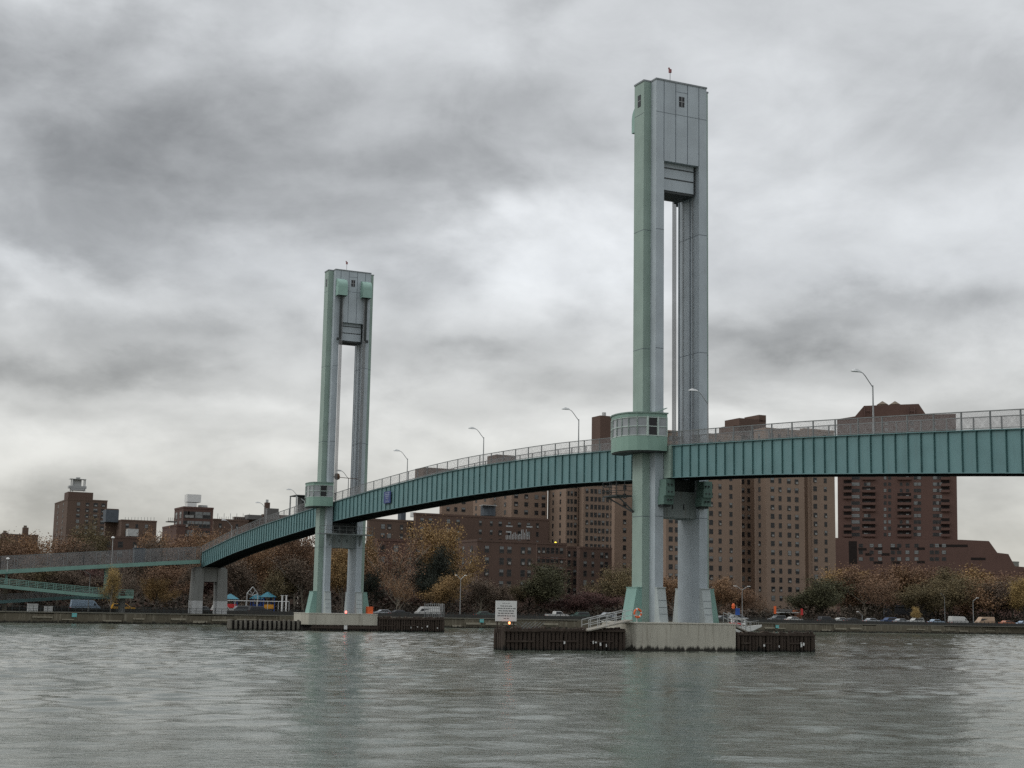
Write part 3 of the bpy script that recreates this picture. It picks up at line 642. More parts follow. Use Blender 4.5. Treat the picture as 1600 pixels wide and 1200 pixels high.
def fender(name, label, u0, c0, c1, h, mats, pilew=.34, gap=.06, tall=0, ragged=.17, pale=False, dep=6.0):
    t = thing(name, W(c0, u0, 0), label, 'fender'); L = c1 - c0; rnd = random.Random(int(abs(c0 * 10) + u0))
    b = MB(); n_ = int(L / (pilew + gap))
    def pile(x, y, hh, m=0): b.lathe([(pilew * .5, -1), (pilew * .52, hh * .5), (pilew * .48, hh - .05), (pilew * .3, hh)], x, y, 7, m)
    for k in range(n_):
        x = k * (pilew + gap) + pilew / 2 + rnd.uniform(-.03, .03)
        pile(x, -3.0 + rnd.uniform(-.08, .05), h + rnd.uniform(-ragged, ragged)); 
        if not pale: pile(x, -3.0 + dep, h + rnd.uniform(-ragged, ragged))
    ends = (0, L) if not pale else (0,)
    for e in ends:
        for k in range(int((dep - .2) / .42)): pile(e + (.15 if e == 0 else -.15), -2.8 + k * .42, h + rnd.uniform(-ragged, ragged))
    b.build('piles', mats[0], t)
    w = MB()
    if pale: w.box(.3, L - .2, -2.8, -2.68, h * .6, h * .8)
    else:
        x = .1
        while x < L - .6:
            l = min(L - .2, x + rnd.uniform(2.2, 4)); z = h * .9 + rnd.uniform(-.05, .03); w.box(x, l, -3.27, -3.17, z - .09, z + .09); x = l + .02
        x = .3
        while x < L - 1.5: l = min(L - .3, x + rnd.uniform(1.0, 3)); z = h * .42 + rnd.uniform(-.06, .06); w.box(x, l, -3.24, -3.17, z - .07, z + .07); x = l + rnd.uniform(.5, 2.4)
    w.box(.1, L - .1, -2.75, -2.62, -.5, h * .95)
    w.build('walers', mats[1], t)
    d = MB(); d.box(.2, L - .2, -2.6, -3.3 + dep, h - .55, h - .42)
    for k in range(int(L * 1.2)):
        x = rnd.uniform(.3, L - 1); y = rnd.uniform(-2.3, -3.4 + dep); a = rnd.uniform(0, 3); l = rnd.uniform(.5, 1.6)
        d.beam((x, y, h - .3), (x + l * math.cos(a) * .7, max(-2.4, min(-3.2 + dep, y + l * math.sin(a))), h - .1 + rnd.uniform(-.15, .3)), .14, .1)
    d.build('planking', mats[2], t)
    if not pale:
        q = MB()
        for k in range(5):
            x = rnd.uniform(.2, .9) * L; z = rnd.uniform(.35, .75); q.box(x, x + rnd.uniform(.06, .2), -3.4, -3.33, z, z + rnd.uniform(.12, .3))
        q.build('marker_plates', WHITE, t)
    return t
DECKW = stained('rotten_brown_planking', (.075, .055, .038), (.14, .12, .09), .5)
fender('timber_fender', 'dark timber fender left of the nearer pier, carrying the white notice', 0, -19.0, -6.6, 1.95, [WOOD, WOOD, DECKW], dep=1.7)
fender('timber_fender', 'dark timber fender right of the nearer pier, with debris on its deck', 0, 5.5, 14.6, 1.80, [WOOD, WOOD, DECKW])
fender('timber_fender', 'dark timber fender right of the farther tower pier', LT, 5.5, 16.4, 2.15, [WOOD, WOOD, DECKW])
fender('pile_fender', 'row of bleached timber piles with dark gaps left of the farther tower pier', LT, -17.4, -6.5, 1.45, [PILE, WOODB, DECKW], .42, .30, pale=True, dep=1.6)

# white notice on the fender
def notice():
    t = thing('notice_board', W(-18.4, -2.4, 1.7), 'large white notice board with lines of dark lettering on the left fender', 'sign')
    b = MB(); b.box(-1.02, 1.02, -.04, .04, .80, 2.58); o = b.build('board', WHITE, t)
    x = MB(); rnd = random.Random(5)
    for i, (w, z, wt) in enumerate([(.75, 2.36, .05), (1.2, 2.12, .10), (1.8, 1.91, .10), (1.5, 1.70, .10), (1.6, 1.49, .11), (1.7, 1.27, .11), (.5, 1.05, .09)]):
        p = -w / 2
        while p < w / 2 - .05:
            l = rnd.uniform(.12, .34); e = min(p + l, w / 2); q_ = p
            while q_ < e - .02:      # broken strokes too small to read
                x.box(q_, q_ + .035, -.046, -.041, z - wt / 2 * rnd.uniform(.6, 1), z + wt / 2 * rnd.uniform(.6, 1)); q_ += .055
            x.box(p, e, -.045, -.041, z - .012, z + .012); p = e + .06
    x.build('lettering', INK, o)
    for s in (-.8, .8):
        b = MB(); b.box(s - .05, s + .05, .045, .14, -.2, 2.4); b.build('post', WOOD, t)
    b = MB()
    for k in range(6): b.beam((1.1 + k * .35, .3, -.1), (2.2 + k * .35, .3, .75), .03)
    for k in range(4): b.beam((1.9 + k * .4, .3, -.1), (.9 + k * .4, .3, .75), .03)
    b.build('lattice_brace', RAILM, t)
    l = MB(); l.lathe([(.04, 0), (.08, .04), (.10, .12), (.06, .2), (.02, .23)]); 
    q = thing('warning_lamp', W(-18.35, -3.0, 2.25), 'small lit orange warning lamp below the white notice board', 'lamp')
    l.build('lens', mat('lit_orange_lens', (.9, .2, .05), .4, emit=(1, .22, .08, 3.5)), q)
    l = MB(); l.tube([(0, 0, -.6), (0, 0, .0)], .04, 6); l.build('stand', DARK, q)
notice()
# gangways
def gangway(label, p0, p1, wid, rail=.95):
    p0, p1 = Vector(p0), Vector(p1); t = thing('gangway', W(p0.x, p0.y, 0), label, 'gangway'); o = Vector((p0.x, p0.y, 0)); a, b_ = p0 - o, p1 - o
    g = MB(); g.beam(a, b_, wid, .12); n_ = 14
    g.build('walkway', stained('bleached_gangway_planks', (.28, .26, .22), (.16, .15, .12), .5), t)
    for s in (-1, 1):
        y = Vector((0, s * wid / 2, 0)); r = MB()
        r.tube([a + y + Vector((0, 0, rail)), b_ + y + Vector((0, 0, rail))], .035, 6); r.tube([a + y + Vector((0, 0, rail * .5)), b_ + y + Vector((0, 0, rail * .5))], .03, 6)
        for k in range(6):
            p = a.lerp(b_, k / 5) + y; r.tube([p, p + Vector((0, 0, rail))], .03, 6)
        r.build('handrail', LGREY, t)
    return t
gangway('sloping plank gangway with pale handrails from the left fender up to the nearer pier', (-10.9, -3.2, 1.8), (-6.1, -2.6, 2.75), 1.3)
gangway('short pale railed gangway from the nearer pier down to the right fender', (4.95, -1.9, 2.65), (7.3, -2.2, 1.75), .8)
def ring(c, u, z, label):
    t = thing('life_ring', W(c, u, z), label, 'life ring'); b = MB(); n_, k_ = 18, 6; vs = []; fs = []
    for i in range(n_):
        a = 2 * math.pi * i / n_
        for j in range(k_):
            q = 2 * math.pi * j / k_; r = .36 + .1 * math.cos(q); vs.append((r * math.cos(a), .1 * math.sin(q), r * math.sin(a)))
    for i in range(n_):
        for j in range(k_): fs.append((i * k_ + j, i * k_ + (j + 1) % k_, ((i + 1) % n_) * k_ + (j + 1) % k_, ((i + 1) % n_) * k_ + j))
    b.add(vs, fs, [0 if (i // k_) % 5 else 1 for i in range(n_ * k_)]); b.build('ring', [ORANGE, WHITE], t, smooth=True)
    p = MB(); p.box(-.04, .04, .12, .18, -.9, .5); p.build('stand', LGREY, t)
ring(-5.3, -2.9, 3.4, 'orange and white life ring beside the foot of the nearer tower')
b = MB(); t = thing('equipment_box', W(4.2, LT - 2.4, 2.6), 'orange box standing at the right foot of the farther tower', 'box'); b.box(-.45, .45, -.4, .4, 0, 1.0); b.box(-.48, .48, -.43, .43, 1.002, 1.07); b.build('crate', ORANGE, t, bevel=.03)
b = MB(); t = thing('warning_lamp', W(.3, LT - 2.9, 2.6), 'small lit red lamp between the legs of the farther tower', 'lamp'); b.lathe([(.06, 0), (.13, .1), (.15, .25), (.05, .38)]); b.build('lens', mat('lit_red_lens', (.9, .1, .1), .4, emit=(1, .15, .12, 3.0)), t)
l = MB(); l.lathe([(.16, -.0), (.16, .02), (.05, .04), (.05, .1)], 0, 0, 8); l.build('stand', DARK, t)
# blue sign on the lift span
c_, z_ = -1.99, 0
t = thing('bridge_sign', W(-2.03, 70.3, 16.75), 'blue sign with pale illegible writing bolted to the lift span girder', 'sign', TH - math.pi / 2)
b = MB(); b.box(-1.25, 1.25, -.05, .04, 1.0, 2.62); o = b.build('sign_face', BLUE, t)
b = MB(); rnd = random.Random(4)
for z, w, h in ((2.44, 1.8, .12), (2.2, 1.7, .14), (1.95, 1.1, .2), (1.68, .9, .16), (1.4, 1.0, .09), (1.2, 1.5, .09)):
    p = -w / 2
    while p < w / 2: l = rnd.uniform(.06, .16); b.box(p, p + l, -.062, -.052, z - h / 2, z + h / 2 * rnd.uniform(.6, 1)); p += l + rnd.uniform(.05, .12)
b.build('lettering', BLUEL, o)

# bridge lamps
def bridge_lamp(h=4.3):
    t = thing('street_lamp', (0, 0, 0), 'x', 'street lamp', group='lamp posts on the bridge deck')
    b = MB(); b.tube([(0, 0, -.3), (0, 0, h * .5), (0, 0, h)], [.085, .07, .055], 8); b.lathe([(.14, -.3), (.14, .0), (.09, .1)], 0, 0, 8); b.build('pole', STEEL, t)
    b = MB(); b.tube([(0, 0, h - .15), (-.35, 0, h + .25), (-.75, 0, h + .72), (-1.0, 0, h + .93), (-1.3, 0, h + 1.0)], [.04, .04, .038, .035, .03], 7); b.build('arm', STEEL, t)
    b = MB(); vs = []
    for (x, w, hh) in ((-1.15, .08, .07), (-1.4, .17, .17), (-1.8, .22, .22), (-2.1, .13, .08)):
        vs += [(x, -w, h + .97), (x, w, h + .97), (x, w * .6, h + .97 + hh), (x, -w * .6, h + .97 + hh)]
    fs = [(0, 1, 2, 3), (15, 14, 13, 12)]
    for i in range(3):
        for k in range(4): fs.append((i * 4 + k, i * 4 + (k + 1) % 4, i * 4 + 4 + (k + 1) % 4, i * 4 + 4 + k))
    b.add(vs, fs); b.build('lamp_head', mat('pale_lamp_head', (.62, .63, .63), .5), t, smooth=False)
    return t
L0 = bridge_lamp()
lamps = [(-27.8, 'lamp post on the right hand span in front of the dark high rise'), (-3.8, 'lamp post just right of the nearer tower legs'),
         (22.0, 'lamp post on the lift span, first to the left of the nearer control cabin'), (47.1, 'lamp post standing near the crown of the lift span'),
         (72.7, 'lamp post on the lift span above and right of the blue sign'), (97.2, 'lamp post seen between the legs of the farther tower'),
         (122.5, 'lamp post beside the dark gate shelter left of the farther tower'), (141.0, 'lamp post on the left span in front of the rooftop box'), (164, 'lamp post nearest the shore pier, showing only its head above the mesh')]
for i, (u, lb) in enumerate(lamps):
    o = L0 if i == 0 else copy_tree(L0); place(o, W(1.75, u, topz(u)), TH, lb)
# gate shelter on the deck left of farther tower
t = thing('gate_shelter', W(1.2, 116, topz(116)), 'dark flat roofed gate shelter on posts beside the farther tower', 'shelter')
b = MB(); b.box(-2.4, .9, -1.8, 1.8, 3.4, 3.55); b.build('roof', DARK, t)
b = MB(); b.box(-1.2, .9, -1.2, 1.2, .7, 3.3); b.build('cabinet', DARK, t)
for x in (-2.3, .8):
    for y in (-1.7, 1.7): b = MB(); b.box(x - .1, x + .1, y - .1, y + .1, -.3, 3.39); b.build('post', LGREY, t)
b = MB(); b.tube([(-1.6, -1.9, 2.9), (-1.0, -1.9, 2.5), (-.8, -1.9, 1.6), (-.8, -1.9, 0)], .07, 6); b.build('bent_pipe', LGREY, t)

# shore pier
t = thing('shore_pier', W(0, 172.8, GZ), 'grey concrete portal pier carrying the bridge at the shoreline', 'pier')
for s in (-1, 1):
    b = MB(); x0, x1 = sorted((s * 1.35, s * 3.2)); xb0, xb1 = sorted((s * 1.45, s * 3.5))
    b.prism([(xb0, -1.5), (xb1, -1.5), (xb1, 1.5), (xb0, 1.5)], 2.55, 8.9, 0, poly1=[(x0, -1.5), (x1, -1.5), (x1, 1.5), (x0, 1.5)])
    b.prism([(xb0, -1.55), (xb1, -1.55), (xb1, 1.55), (xb0, 1.55)], -.1, 2.548, 1); b.build('leg', [CONC2, WHITEC], t)
b = MB(); b.box(-1.4, 1.4, -1.3, 1.3, 6.3, 8.88); b.box(-3.0, 3.0, -1.1, 1.1, 8.9, 9.15); b.build('cross_beam', CONC2, t)
for s in (-1, 1): b = MB(); b.box(s * 1.75 - .3, s * 1.75 + .3, -.9, .1, 9.15, 10.74 - GZ - .02 if False else 9.3); b.build('bearing', DARK, t)

# approach viaduct and switchback ramp
def ramp(name, label, pts, depth, uw, rail_h, mesh=True, cat='ramp', posts=3.0, solid=MATS['faded_teal_ramp_paint']):
    """pts: (c, z of walkway edge) along -c; deck between u0 and u0+uw"""
    (u0, wdt) = uw; c00 = pts[0][0]; t = thing(name, W(c00, u0, 0), label, cat); g = MB(); d = MB(); 
    for (ca, za), (cb_, zb) in zip(pts, pts[1:]):
        for y in (0, wdt):
            g.add([(ca - c00, y - .06, za - depth), (cb_ - c00, y - .06, zb - depth), (cb_ - c00, y - .06, zb), (ca - c00, y - .06, za), (ca - c00, y + .06, za - depth), (cb_ - c00, y + .06, zb - depth), (cb_ - c00, y + .06, zb), (ca - c00, y + .06, za)],
                  [(0, 1, 2, 3), (7, 6, 5, 4), (3, 2, 6, 7), (0, 4, 5, 1), (0, 3, 7, 4), (1, 5, 6, 2)])
        d.add([(ca - c00, .07, za - .32), (cb_ - c00, .07, zb - .32), (cb_ - c00, wdt - .07, zb - .32), (ca - c00, wdt - .07, za - .32), (ca - c00, .07, za - .1), (cb_ - c00, .07, zb - .1), (cb_ - c00, wdt - .07, zb - .1), (ca - c00, wdt - .07, za - .1)],
              [(0, 1, 2, 3), (7, 6, 5, 4), (0, 4, 5, 1), (1, 5, 6, 2), (2, 6, 7, 3), (3, 7, 4, 0)])
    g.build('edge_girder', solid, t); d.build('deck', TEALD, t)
    for y in (0, wdt):
        q = MB(); w = MB(); PP = []
        for (ca, za), (cb_, zb) in zip(pts, pts[1:]):
            L = abs(cb_ - ca); n_ = max(1, int(L / posts))
            for k in range(n_ + 1):
                f = k / n_; c = ca + (cb_ - ca) * f - c00; z = za + (zb - za) * f; PP.append((c, z))
            q.beam((ca - c00, y, za + rail_h), (cb_ - c00, y, zb + rail_h), .06)
            if not mesh:
                for r_ in (.25, .5, .75): q.beam((ca - c00, y, za + rail_h * r_), (cb_ - c00, y, zb + rail_h * r_), .05)
            else: w.add([(ca - c00, y + .001, za), (cb_ - c00, y + .001, zb), (cb_ - c00, y + .001, zb + rail_h), (ca - c00, y + .001, za + rail_h)], [(0, 1, 2, 3)])
        o = q.build('railing', RAILM if mesh else TGREEN, t)
        for c, z in PP: post(o, c, y, z, rail_h, RAILM if mesh else TGREEN)
        if mesh: w.build('chain_link_panel', CHAIN, o)
    return t
UA = 170.2
a0 = at(313, 874.5, UA); a1 = at(260, 876.8, UA); a2 = at(130, 883.5, UA); a3 = at(0, 890.5, UA); sl = (a3[1] - a2[1]) / (a3[0] - a2[0])
a4 = (a3[0] - 40, a3[1] - 40 * sl)
ramp('approach_viaduct', 'upper ramp with tall chain link sides leaving the shore pier to the left', [a0, a1, a2, a3, a4], .75, (UA, 4.2), 2.55)
UB = 167.0
b0 = at(187, 930.5, UB); b1 = at(130, 926, UB); b2 = at(0, 913, UB); sl = (b2[1] - b1[1]) / (b2[0] - b1[0]); b3 = (b2[0] - 30, b2[1] - 30 * sl)
ramp('switchback_ramp', 'middle pale teal ramp with open rails sloping down to the right', [b0, b1, b2, b3], .62, (UB, 3.0), 1.15, mesh=False, posts=1.6)
UC = 171.0
c0 = at(185, 931, UC); c1 = at(110, 931.5, UC); c2 = at(0, 938, UC); sl = (c2[1] - c1[1]) / (c2[0] - c1[0]); c3 = (c2[0] - 30, c2[1] - 30 * sl)
ramp('switchback_ramp', 'lowest dark teal ramp doubling back beneath the middle one', [c0, c1, c2, c3], .6, (UC, 3.0), 1.1, mesh=True, posts=1.6, solid=TEAL)
def column(px, y0, y1, w, u, label, m, mlow=None, split=None):
    c, zt = at(px, y0, u); _, zb = at(px, y1, u); t = thing('ramp_column', W(c, u, zb), label, 'column'); h = zt - zb; b = MB()
    if split: b.box(-w / 2 * 1.2, w / 2 * 1.2, -.4, .4, 0, h * split, 1); b.prism([(-w / 2, -.3), (w / 2, -.3), (w / 2, .3), (-w / 2, .3)], h * split + .002, h, 0, poly1=[(-w / 4, -.2), (w / 4, -.2), (w / 4, .2), (-w / 4, .2)])
    else: b.box(-w / 2, w / 2, -.3, .3, 0, h, 0)
    b.build('shaft', [m, mlow or m], t); c_ = MB(); c_.box(-w / 2 - .15, w / 2 + .15, -.6, .6, h + .002, h + .15); c_.build('cap', m, t)
column(166.5, 888, 933, .72, 172.2, 'pale teal steel column under the upper ramp, beside the golden ginkgo', TGREEN)
column(10, 897, 958, .62, 171.6, 'brown based column with tapering teal top at the far left of the ramps', TGREEN, WALL, .74)
t = thing('turning_platform', W(b0[0], UB, 0), 'teal landing where the two lower ramps turn, under the yellow tree', 'landing')
b = MB(); zt = b0[1]; b.box(.02, 2.6, 0, 7.2, zt - .5, zt - .05); b.build('slab', TGREEN, t)
b = MB()
for k in range(8): b.box(2.5, 2.58, k * 1.0, k * 1.0 + .06, zt - .05, zt + 1.1)
for z in (.4, .75, 1.1): b.box(2.52, 2.56, 0, 7.1, zt + z - .03, zt + z + .03); b.box(.05, 2.5, .02, .06, zt + z - .03, zt + z + .03)
b.build('railing', TGREEN, t); b = MB(); b.box(.6, 1.6, 2.5, 4.0, GZ, zt - .51); b.build('support', CONC2, t)
def mush(px, y0, y1, u, label):
    c, zt = at(px, y0, u); _, zb = at(px, y1, u); t = thing('ramp_lamp', W(c, u, zb), label, 'lamp'); h = zt - zb
    b = MB(); b.tube([(0, 0, 0), (0, 0, h - .1)], [.07, .05], 6); b.build('pole', LGREY, t); b = MB(); b.lathe([(.32, h - .12), (.34, h), (.22, h + .18), (.05, h + .24)], n=10); b.build('lamp_head', WHITE, t)
mush(12.3, 873, 893, UA - .3, 'dome topped lamp on the upper ramp at the left edge of the picture')
mush(176.6, 840, 882, UA + 4.5, 'dome topped lamp on the upper ramp above the golden ginkgo')
t = thing('ramp_enclosure', W(*[at(218, 879, UA + 1)[0], UA + 1.2, at(218, 879, UA)[1]]), 'grey blue cabinet standing on the upper ramp behind the mesh', 'cabinet'); b = MB(); b.box(-1.0, 1.0, 0, 1.5, 0, 2.7); b.box(-1.1, 1.1, -.1, 1.6, 2.702, 2.85); b.build('cabinet_body', BLUG, t)

# ------------------------------------------------------------------ buildings
def window_mesh(kind):
    b = MB(); 
    b.box(-.5, .5, -.03, .05, 0, 1.0, 0)
    fr = .07
    for (x0, x1, z0, z1) in ((-.54, -.5 + fr * .3, -.03, 1.03), (.5 - fr * .3, .54, -.03, 1.03), (-.5, .5, .48, .54), (-.56, .56, -.07, -.0)): b.box(x0, x1, -.07, -.031, z0, z1, 1)
    if kind == 1: b.box(-.46, .46, -.04, -.031, .55, .98, 2)
    if kind == 2: b.box(-.3, .3, -.30, -.071, .01, .40, 3)
    if kind == 3: b.box(-.46, .46, -.04, -.031, .03, .98, 2)
    return b.mesh('window', [GLASS, mat('dull_window_frame', (.07, .065, .06), .6), GLASSL, mat('air_conditioner_grey', (.25, .25, .24), .6)])
WM = [window_mesh(k) for k in range(4)]
WMS = {}
def sized(kind, w, h):
    k = (kind, round(w, 2), round(h, 2))
    if k not in WMS:
        m = WM[kind].copy(); m.transform(Matrix.Diagonal((w, 1, h, 1))); WMS[k] = m
    return WMS[k]
def building(label, blocks, material, name='apartment_building', pitch=2.85, winw=1.2, winh=1.45, light=.18, cat='apartment block', seed=0, roofs=(), zmin=6):
    """blocks: (x of the far left corner, x of the near left corner, x of the right corner, y of the roof at the near left corner, u of the front, front columns, side columns) in picture pixels"""
    rnd = random.Random(seed + len(label)); c00, _ = at(blocks[0][1], 900, blocks[0][4]); u00 = blocks[0][4]
    t = thing(name, W(c00, u00, GZ), label, cat); wins = []; wb = MB(); rb = MB(); anchor = []
    for bi, (xl, xc, xr, yt, u, cols, scols, *rest) in enumerate(blocks):
        ca, z = at(xc, yt, u); cb_, _ = at(xr, yt, u); depth = rest[0] if rest else 12; zlow = rest[1] if len(rest) > 1 else 0
        if xl < xc:
            d = 1.0
            for _ in range(30):      # depth that brings the back corner to pixel xl
                c2, _z = at(xl, yt, u + d); d += (c2 > ca) * .0 + (ca - c2) * -1.2 if False else 0
                lo, hi = .5, 80
            for _ in range(40):
                mid = (lo + hi) / 2; c2, _z = at(xl, yt, u + mid)
                if c2 < ca: lo = mid
                else: hi = mid
            d = (lo + hi) / 2; depth = max(2, min(40, d))
        z -= GZ; x0, x1, y0 = ca - c00, cb_ - c00, u - u00
        zl = 0 if not zlow else at(xc, zlow, u)[1] - GZ
        wb.box(x0, x1, y0, y0 + depth, zl, z, 0)
        for (a, b_, p, q) in ((x0 - .12, x1 + .12, y0 - .12, y0 + .3), (x0 - .12, x0 + .3, y0 + .3, y0 + depth)): rb.box(a, b_, p, q, z + .003 + bi * .002, z + .62, 0)
        rb.box(x0 + .31, x1 - .05, y0 + .31, y0 + depth, z + .004, z + .1, 1)
        anchor.append((x0, x1, y0, depth, z))
        nr = int((z - 1.0 - max(zl, zmin - GZ)) / pitch)
        cx = [at(p, 800, u)[0] - c00 for p in cols]
        for r_ in range(nr):
            zz_ = z - 1.0 - winh - r_ * pitch
            for X in cx: wins.append((X, y0, zz_, 0, rnd.random()))
            for sf in scols: wins.append((x0, y0 + depth * sf, zz_, 1, rnd.random()))
    wall = wb.build('wall', material, t); rb.build('roof', [material, ROOFM], t)
    wins.sort(key=lambda w: -w[2]); rnd.shuffle(wins) if False else None
    stuff = MB()
    for i, (X, Y, z_, sd_, rr) in enumerate(wins):
        kind = 0 if rr > light * 2.4 else (1 if rr > light * 1.1 else (2 if rr > light * .35 else 3))
        w_ = winw * (1 if int(X * 7) % 3 else .8)
        if i < 100:
            o = bpy.data.objects.new('window', sized(kind, w_, winh)); COL.objects.link(o); o.parent = t; o.location = (X, Y, z_)
            if sd_: o.rotation_euler = (0, 0, -math.pi / 2)
        else:
            me = sized(kind, w_, winh); Rm = Matrix.Translation((X, Y, z_)) @ Matrix.Rotation(-math.pi / 2 if sd_ else 0, 4, 'Z')
            stuff.add([Rm @ v.co for v in me.vertices], [tuple(p.vertices) for p in me.polygons], [p.material_index for p in me.polygons])
    if stuff.v:
        o = stuff.build('window', list(WM[0].materials), t); o['kind'] = 'stuff'
    return t, c00, u00, anchor
def roofbox(t, c00, u00, x0, x1, ytop, ybot, u, name, m, depth=5, cone=False, tank=False):
    ca, z1 = at(x0, ytop, u); cb_, z0 = at(x1, ybot, u); b = MB(); X0, X1, Y = ca - c00, cb_ - c00, u - u00
    if tank:
        r = (X1 - X0) / 2; h = z1 - z0; b.lathe([(r, z0 - GZ), (r, z0 - GZ + h * .62), (r * 1.06, z0 - GZ + h * .64), (.1, z1 - GZ)] if cone else [(r, z0 - GZ), (r, z1 - GZ)], (X0 + X1) / 2, Y + r, 12)
    else: b.box(X0, X1, Y, Y + depth, z0 - GZ, z1 - GZ)
    return b.build(name, m, t)

# right hand tan complex
t, c_, u_, _a = building('wide tan brick tower with stepped fronts just right of the nearer tower', [
    (1040, 1041, 1157, 675, 256, [1048, 1057, 1068, 1080, 1094, 1111, 1125, 1142], []), (1157, 1158, 1180, 676, 264, [1161, 1170], []),
    (1178, 1196, 1255, 671, 250, [1207, 1219, 1233, 1245], [.55]), (1255, 1256, 1267, 672, 262, [], []), (1266, 1267, 1303, 673, 254, [1274, 1290], [])],
    TANB2, cat='apartment block', winw=1.25, winh=1.4, light=.22, pitch=2.72, seed=1)
for (a, b_, y0, y1) in ((1155, 1197, 653, 680), (1146, 1212, 664, 684), (1186, 1197, 648, 660)): roofbox(t, c_, u_, a, b_, y0, y1, 262, 'roof_bulkhead', REDB, 8)
t, c_, u_, _a = building('tan brick tower seen immediately left of the nearer tower legs', [
    (960, 961, 1036, 712, 300, [976, 990, 1003, 1018, 1030], [])], TANB, winw=1.1, light=.2, pitch=2.8, seed=2)
roofbox(t, c_, u_, 938, 964, 649, 716, 318, 'brick_stack', REDB, 6); roofbox(t, c_, u_, 942.5, 948, 644, 650, 320, 'vent_pot', LGREY, 1.2, tank=True)
t, c_, u_, _a = building('tan brick tower with closely set narrow windows under the lift span end', [
    (903, 912, 962, 722, 337, [917, 924.5, 930.5, 936.5, 942.5, 949, 956], []), (857, 885, 904, 726, 340, [888, 893, 899], [.3, .7])], TANB2, winw=1.0, winh=1.5, light=.12, pitch=2.75, seed=3)
t, c_, u_, _a = building('tan brick tower with a pale roof canopy behind the red brick block', [
    (738, 800, 856, 742, 352, [806, 822, 838, 849], [.15, .4, .65, .88]), (690, 691, 740, 762, 360, [700, 712, 724], [])], TANB, winw=1.4, light=.25, pitch=2.8, seed=4)
roofbox(t, c_, u_, 662, 742, 730, 770, 364, 'roof_bulkhead', BRWB, 8); roofbox(t, c_, u_, 776, 806, 710, 750, 364, 'roof_bulkhead', BRWB, 8)
# red brick blocks in the middle
t, c_, u_, _a = building('long dark red brick block with flat roof behind the orange topped tree', [(648, 650, 858, 804, 318, [660, 673, 701, 716, 751, 768, 782, 796, 812, 826, 840], [])], REDB, winw=1.15, light=.38, pitch=2.85, seed=5)
roofbox(t, c_, u_, 757, 778, 790, 806, 322, 'water_tank', BLUG, 3, tank=True); roofbox(t, c_, u_, 755, 777, 788.5, 790.5, 321, 'pale_canopy', LGREY, 3)
t, c_, u_, _a = building('dark brick block with paired pale windows just right of the farther tower', [(576, 577, 649, 813, 322, [599, 609, 642, 628], [])], BRWB, winw=1.3, light=.45, seed=6)
roofbox(t, c_, u_, 627, 634, 800, 814, 330, 'roof_tank', BLUG, 3); roofbox(t, c_, u_, 643, 651, 800, 808, 330, 'roof_tank', WHITE, 3, tank=True)
t, c_, u_, _a = building('tall dark brick front with white framed roof terrace near the white notice', [(704, 746, 838, 846, 226, [762, 785, 797, 818, 828], [.2, .5, .8]), (664, 706, 746, 849, 240, [712, 724, 736], [])], REDB, winw=1.15, winh=1.6, light=.35, pitch=2.95, seed=7)
g = MB(); rnd = random.Random(2)
for k in range(16):
    px = 791 + k * 2.4; c, z = at(px, 841, 232); h = rnd.choice((.8, 1.1, 1.5, 2.3)); g.box(c - c_ - .07, c - c_ + .07, 6, 6.1, z - GZ - .3, z - GZ + h)
for (p0, p1, yy) in ((791, 801, 823), (823, 832, 824), (791, 799, 832)):
    ca, z = at(p0, yy, 232); cb_, _ = at(p1, yy, 232); g.box(ca - c_, cb_ - c_, 6, 6.12, z - GZ, z - GZ + .35)
g.build('terrace_frames', mat('greyed_white_frames', (.32, .33, .33), .6), t)
t, c_, u_, _a = building('red brick block with banded cornices and dark recess right of the terrace building', [(836, 839, 885, 850, 296, [843, 850, 857, 864, 871, 878], []), (885, 886, 906, 856, 304, [890, 899], []), (905, 906, 956, 857, 296, [915, 927, 941, 948], [])],
    REDB, winw=1.1, winh=1.7, light=.2, pitch=2.95, seed=8)
for yy in (872.5, 889): 
    c0_, z = at(839, yy, 296); c1_, _ = at(906, yy, 296); b = MB(); b.box(c0_ - c_, c1_ - c_ - 3.2, -.25, -.003, z - GZ, z - GZ + .3); b.build('cornice', mat('brown_cornice', (.13, .075, .06), .9), t)
q = thing('roof_lamp', W(*[at(868, 847, 300)[0], 300, at(868, 851, 300)[1]]), 'bright yellow lit lamp on the roof of the red brick block', 'lamp'); b = MB(); b.lathe([(.15, .25), (.3, .4), (.33, .65), (.2, .85), (.05, .9)]); b.build('lens', mat('lit_yellow_lens', (.9, .8, .1), .4, emit=(1, .78, .05, 1.6)), q)
b = MB(); b.tube([(0, 0, -.5), (0, 0, .25)], .08, 6); b.build('stand', DARK, q)
t, c_, u_, _a = building('dark brick corner block behind the orange sapling, right of the farther tower', [(586, 590, 662, 845, 236, [600, 620, 642, 655], [])], PURB, winw=1.2, winh=1.6, light=.3, pitch=2.95, seed=9)
# left hand skyline
t, c_, u_, _a = building('large distant brick block carrying a framed roof tank at the far left', [(80, 106, 168, 781, 640, [122, 136, 149, 161], [.3, .7])], BRWB, winw=2.0, winh=1.6, light=.45, seed=10, zmin=20)
roofbox(t, c_, u_, 107, 145, 768, 784, 650, 'roof_bulkhead', REDB, 12); o = roofbox(t, c_, u_, 115, 127, 749, 761, 655, 'roof_tank', LGREY, 4)
g = MB()
for px in (110, 113, 130, 132): c, z = at(px, 768, 655); c2, z2 = at(px, 749, 655); g.box(c - c_ - .2, c - c_ + .2, 14, 14.4, z - GZ, z2 - GZ)
for (y0, y1, a, b_) in ((748, 750, 109, 134), (759, 764, 107, 134), (763, 767, 110, 131)):
    ca, z1 = at(a, y0, 655); cb_, z0 = at(b_, y1, 655); g.box(ca - c_, cb_ - c_, 13, 17, z0 - GZ, z1 - GZ)
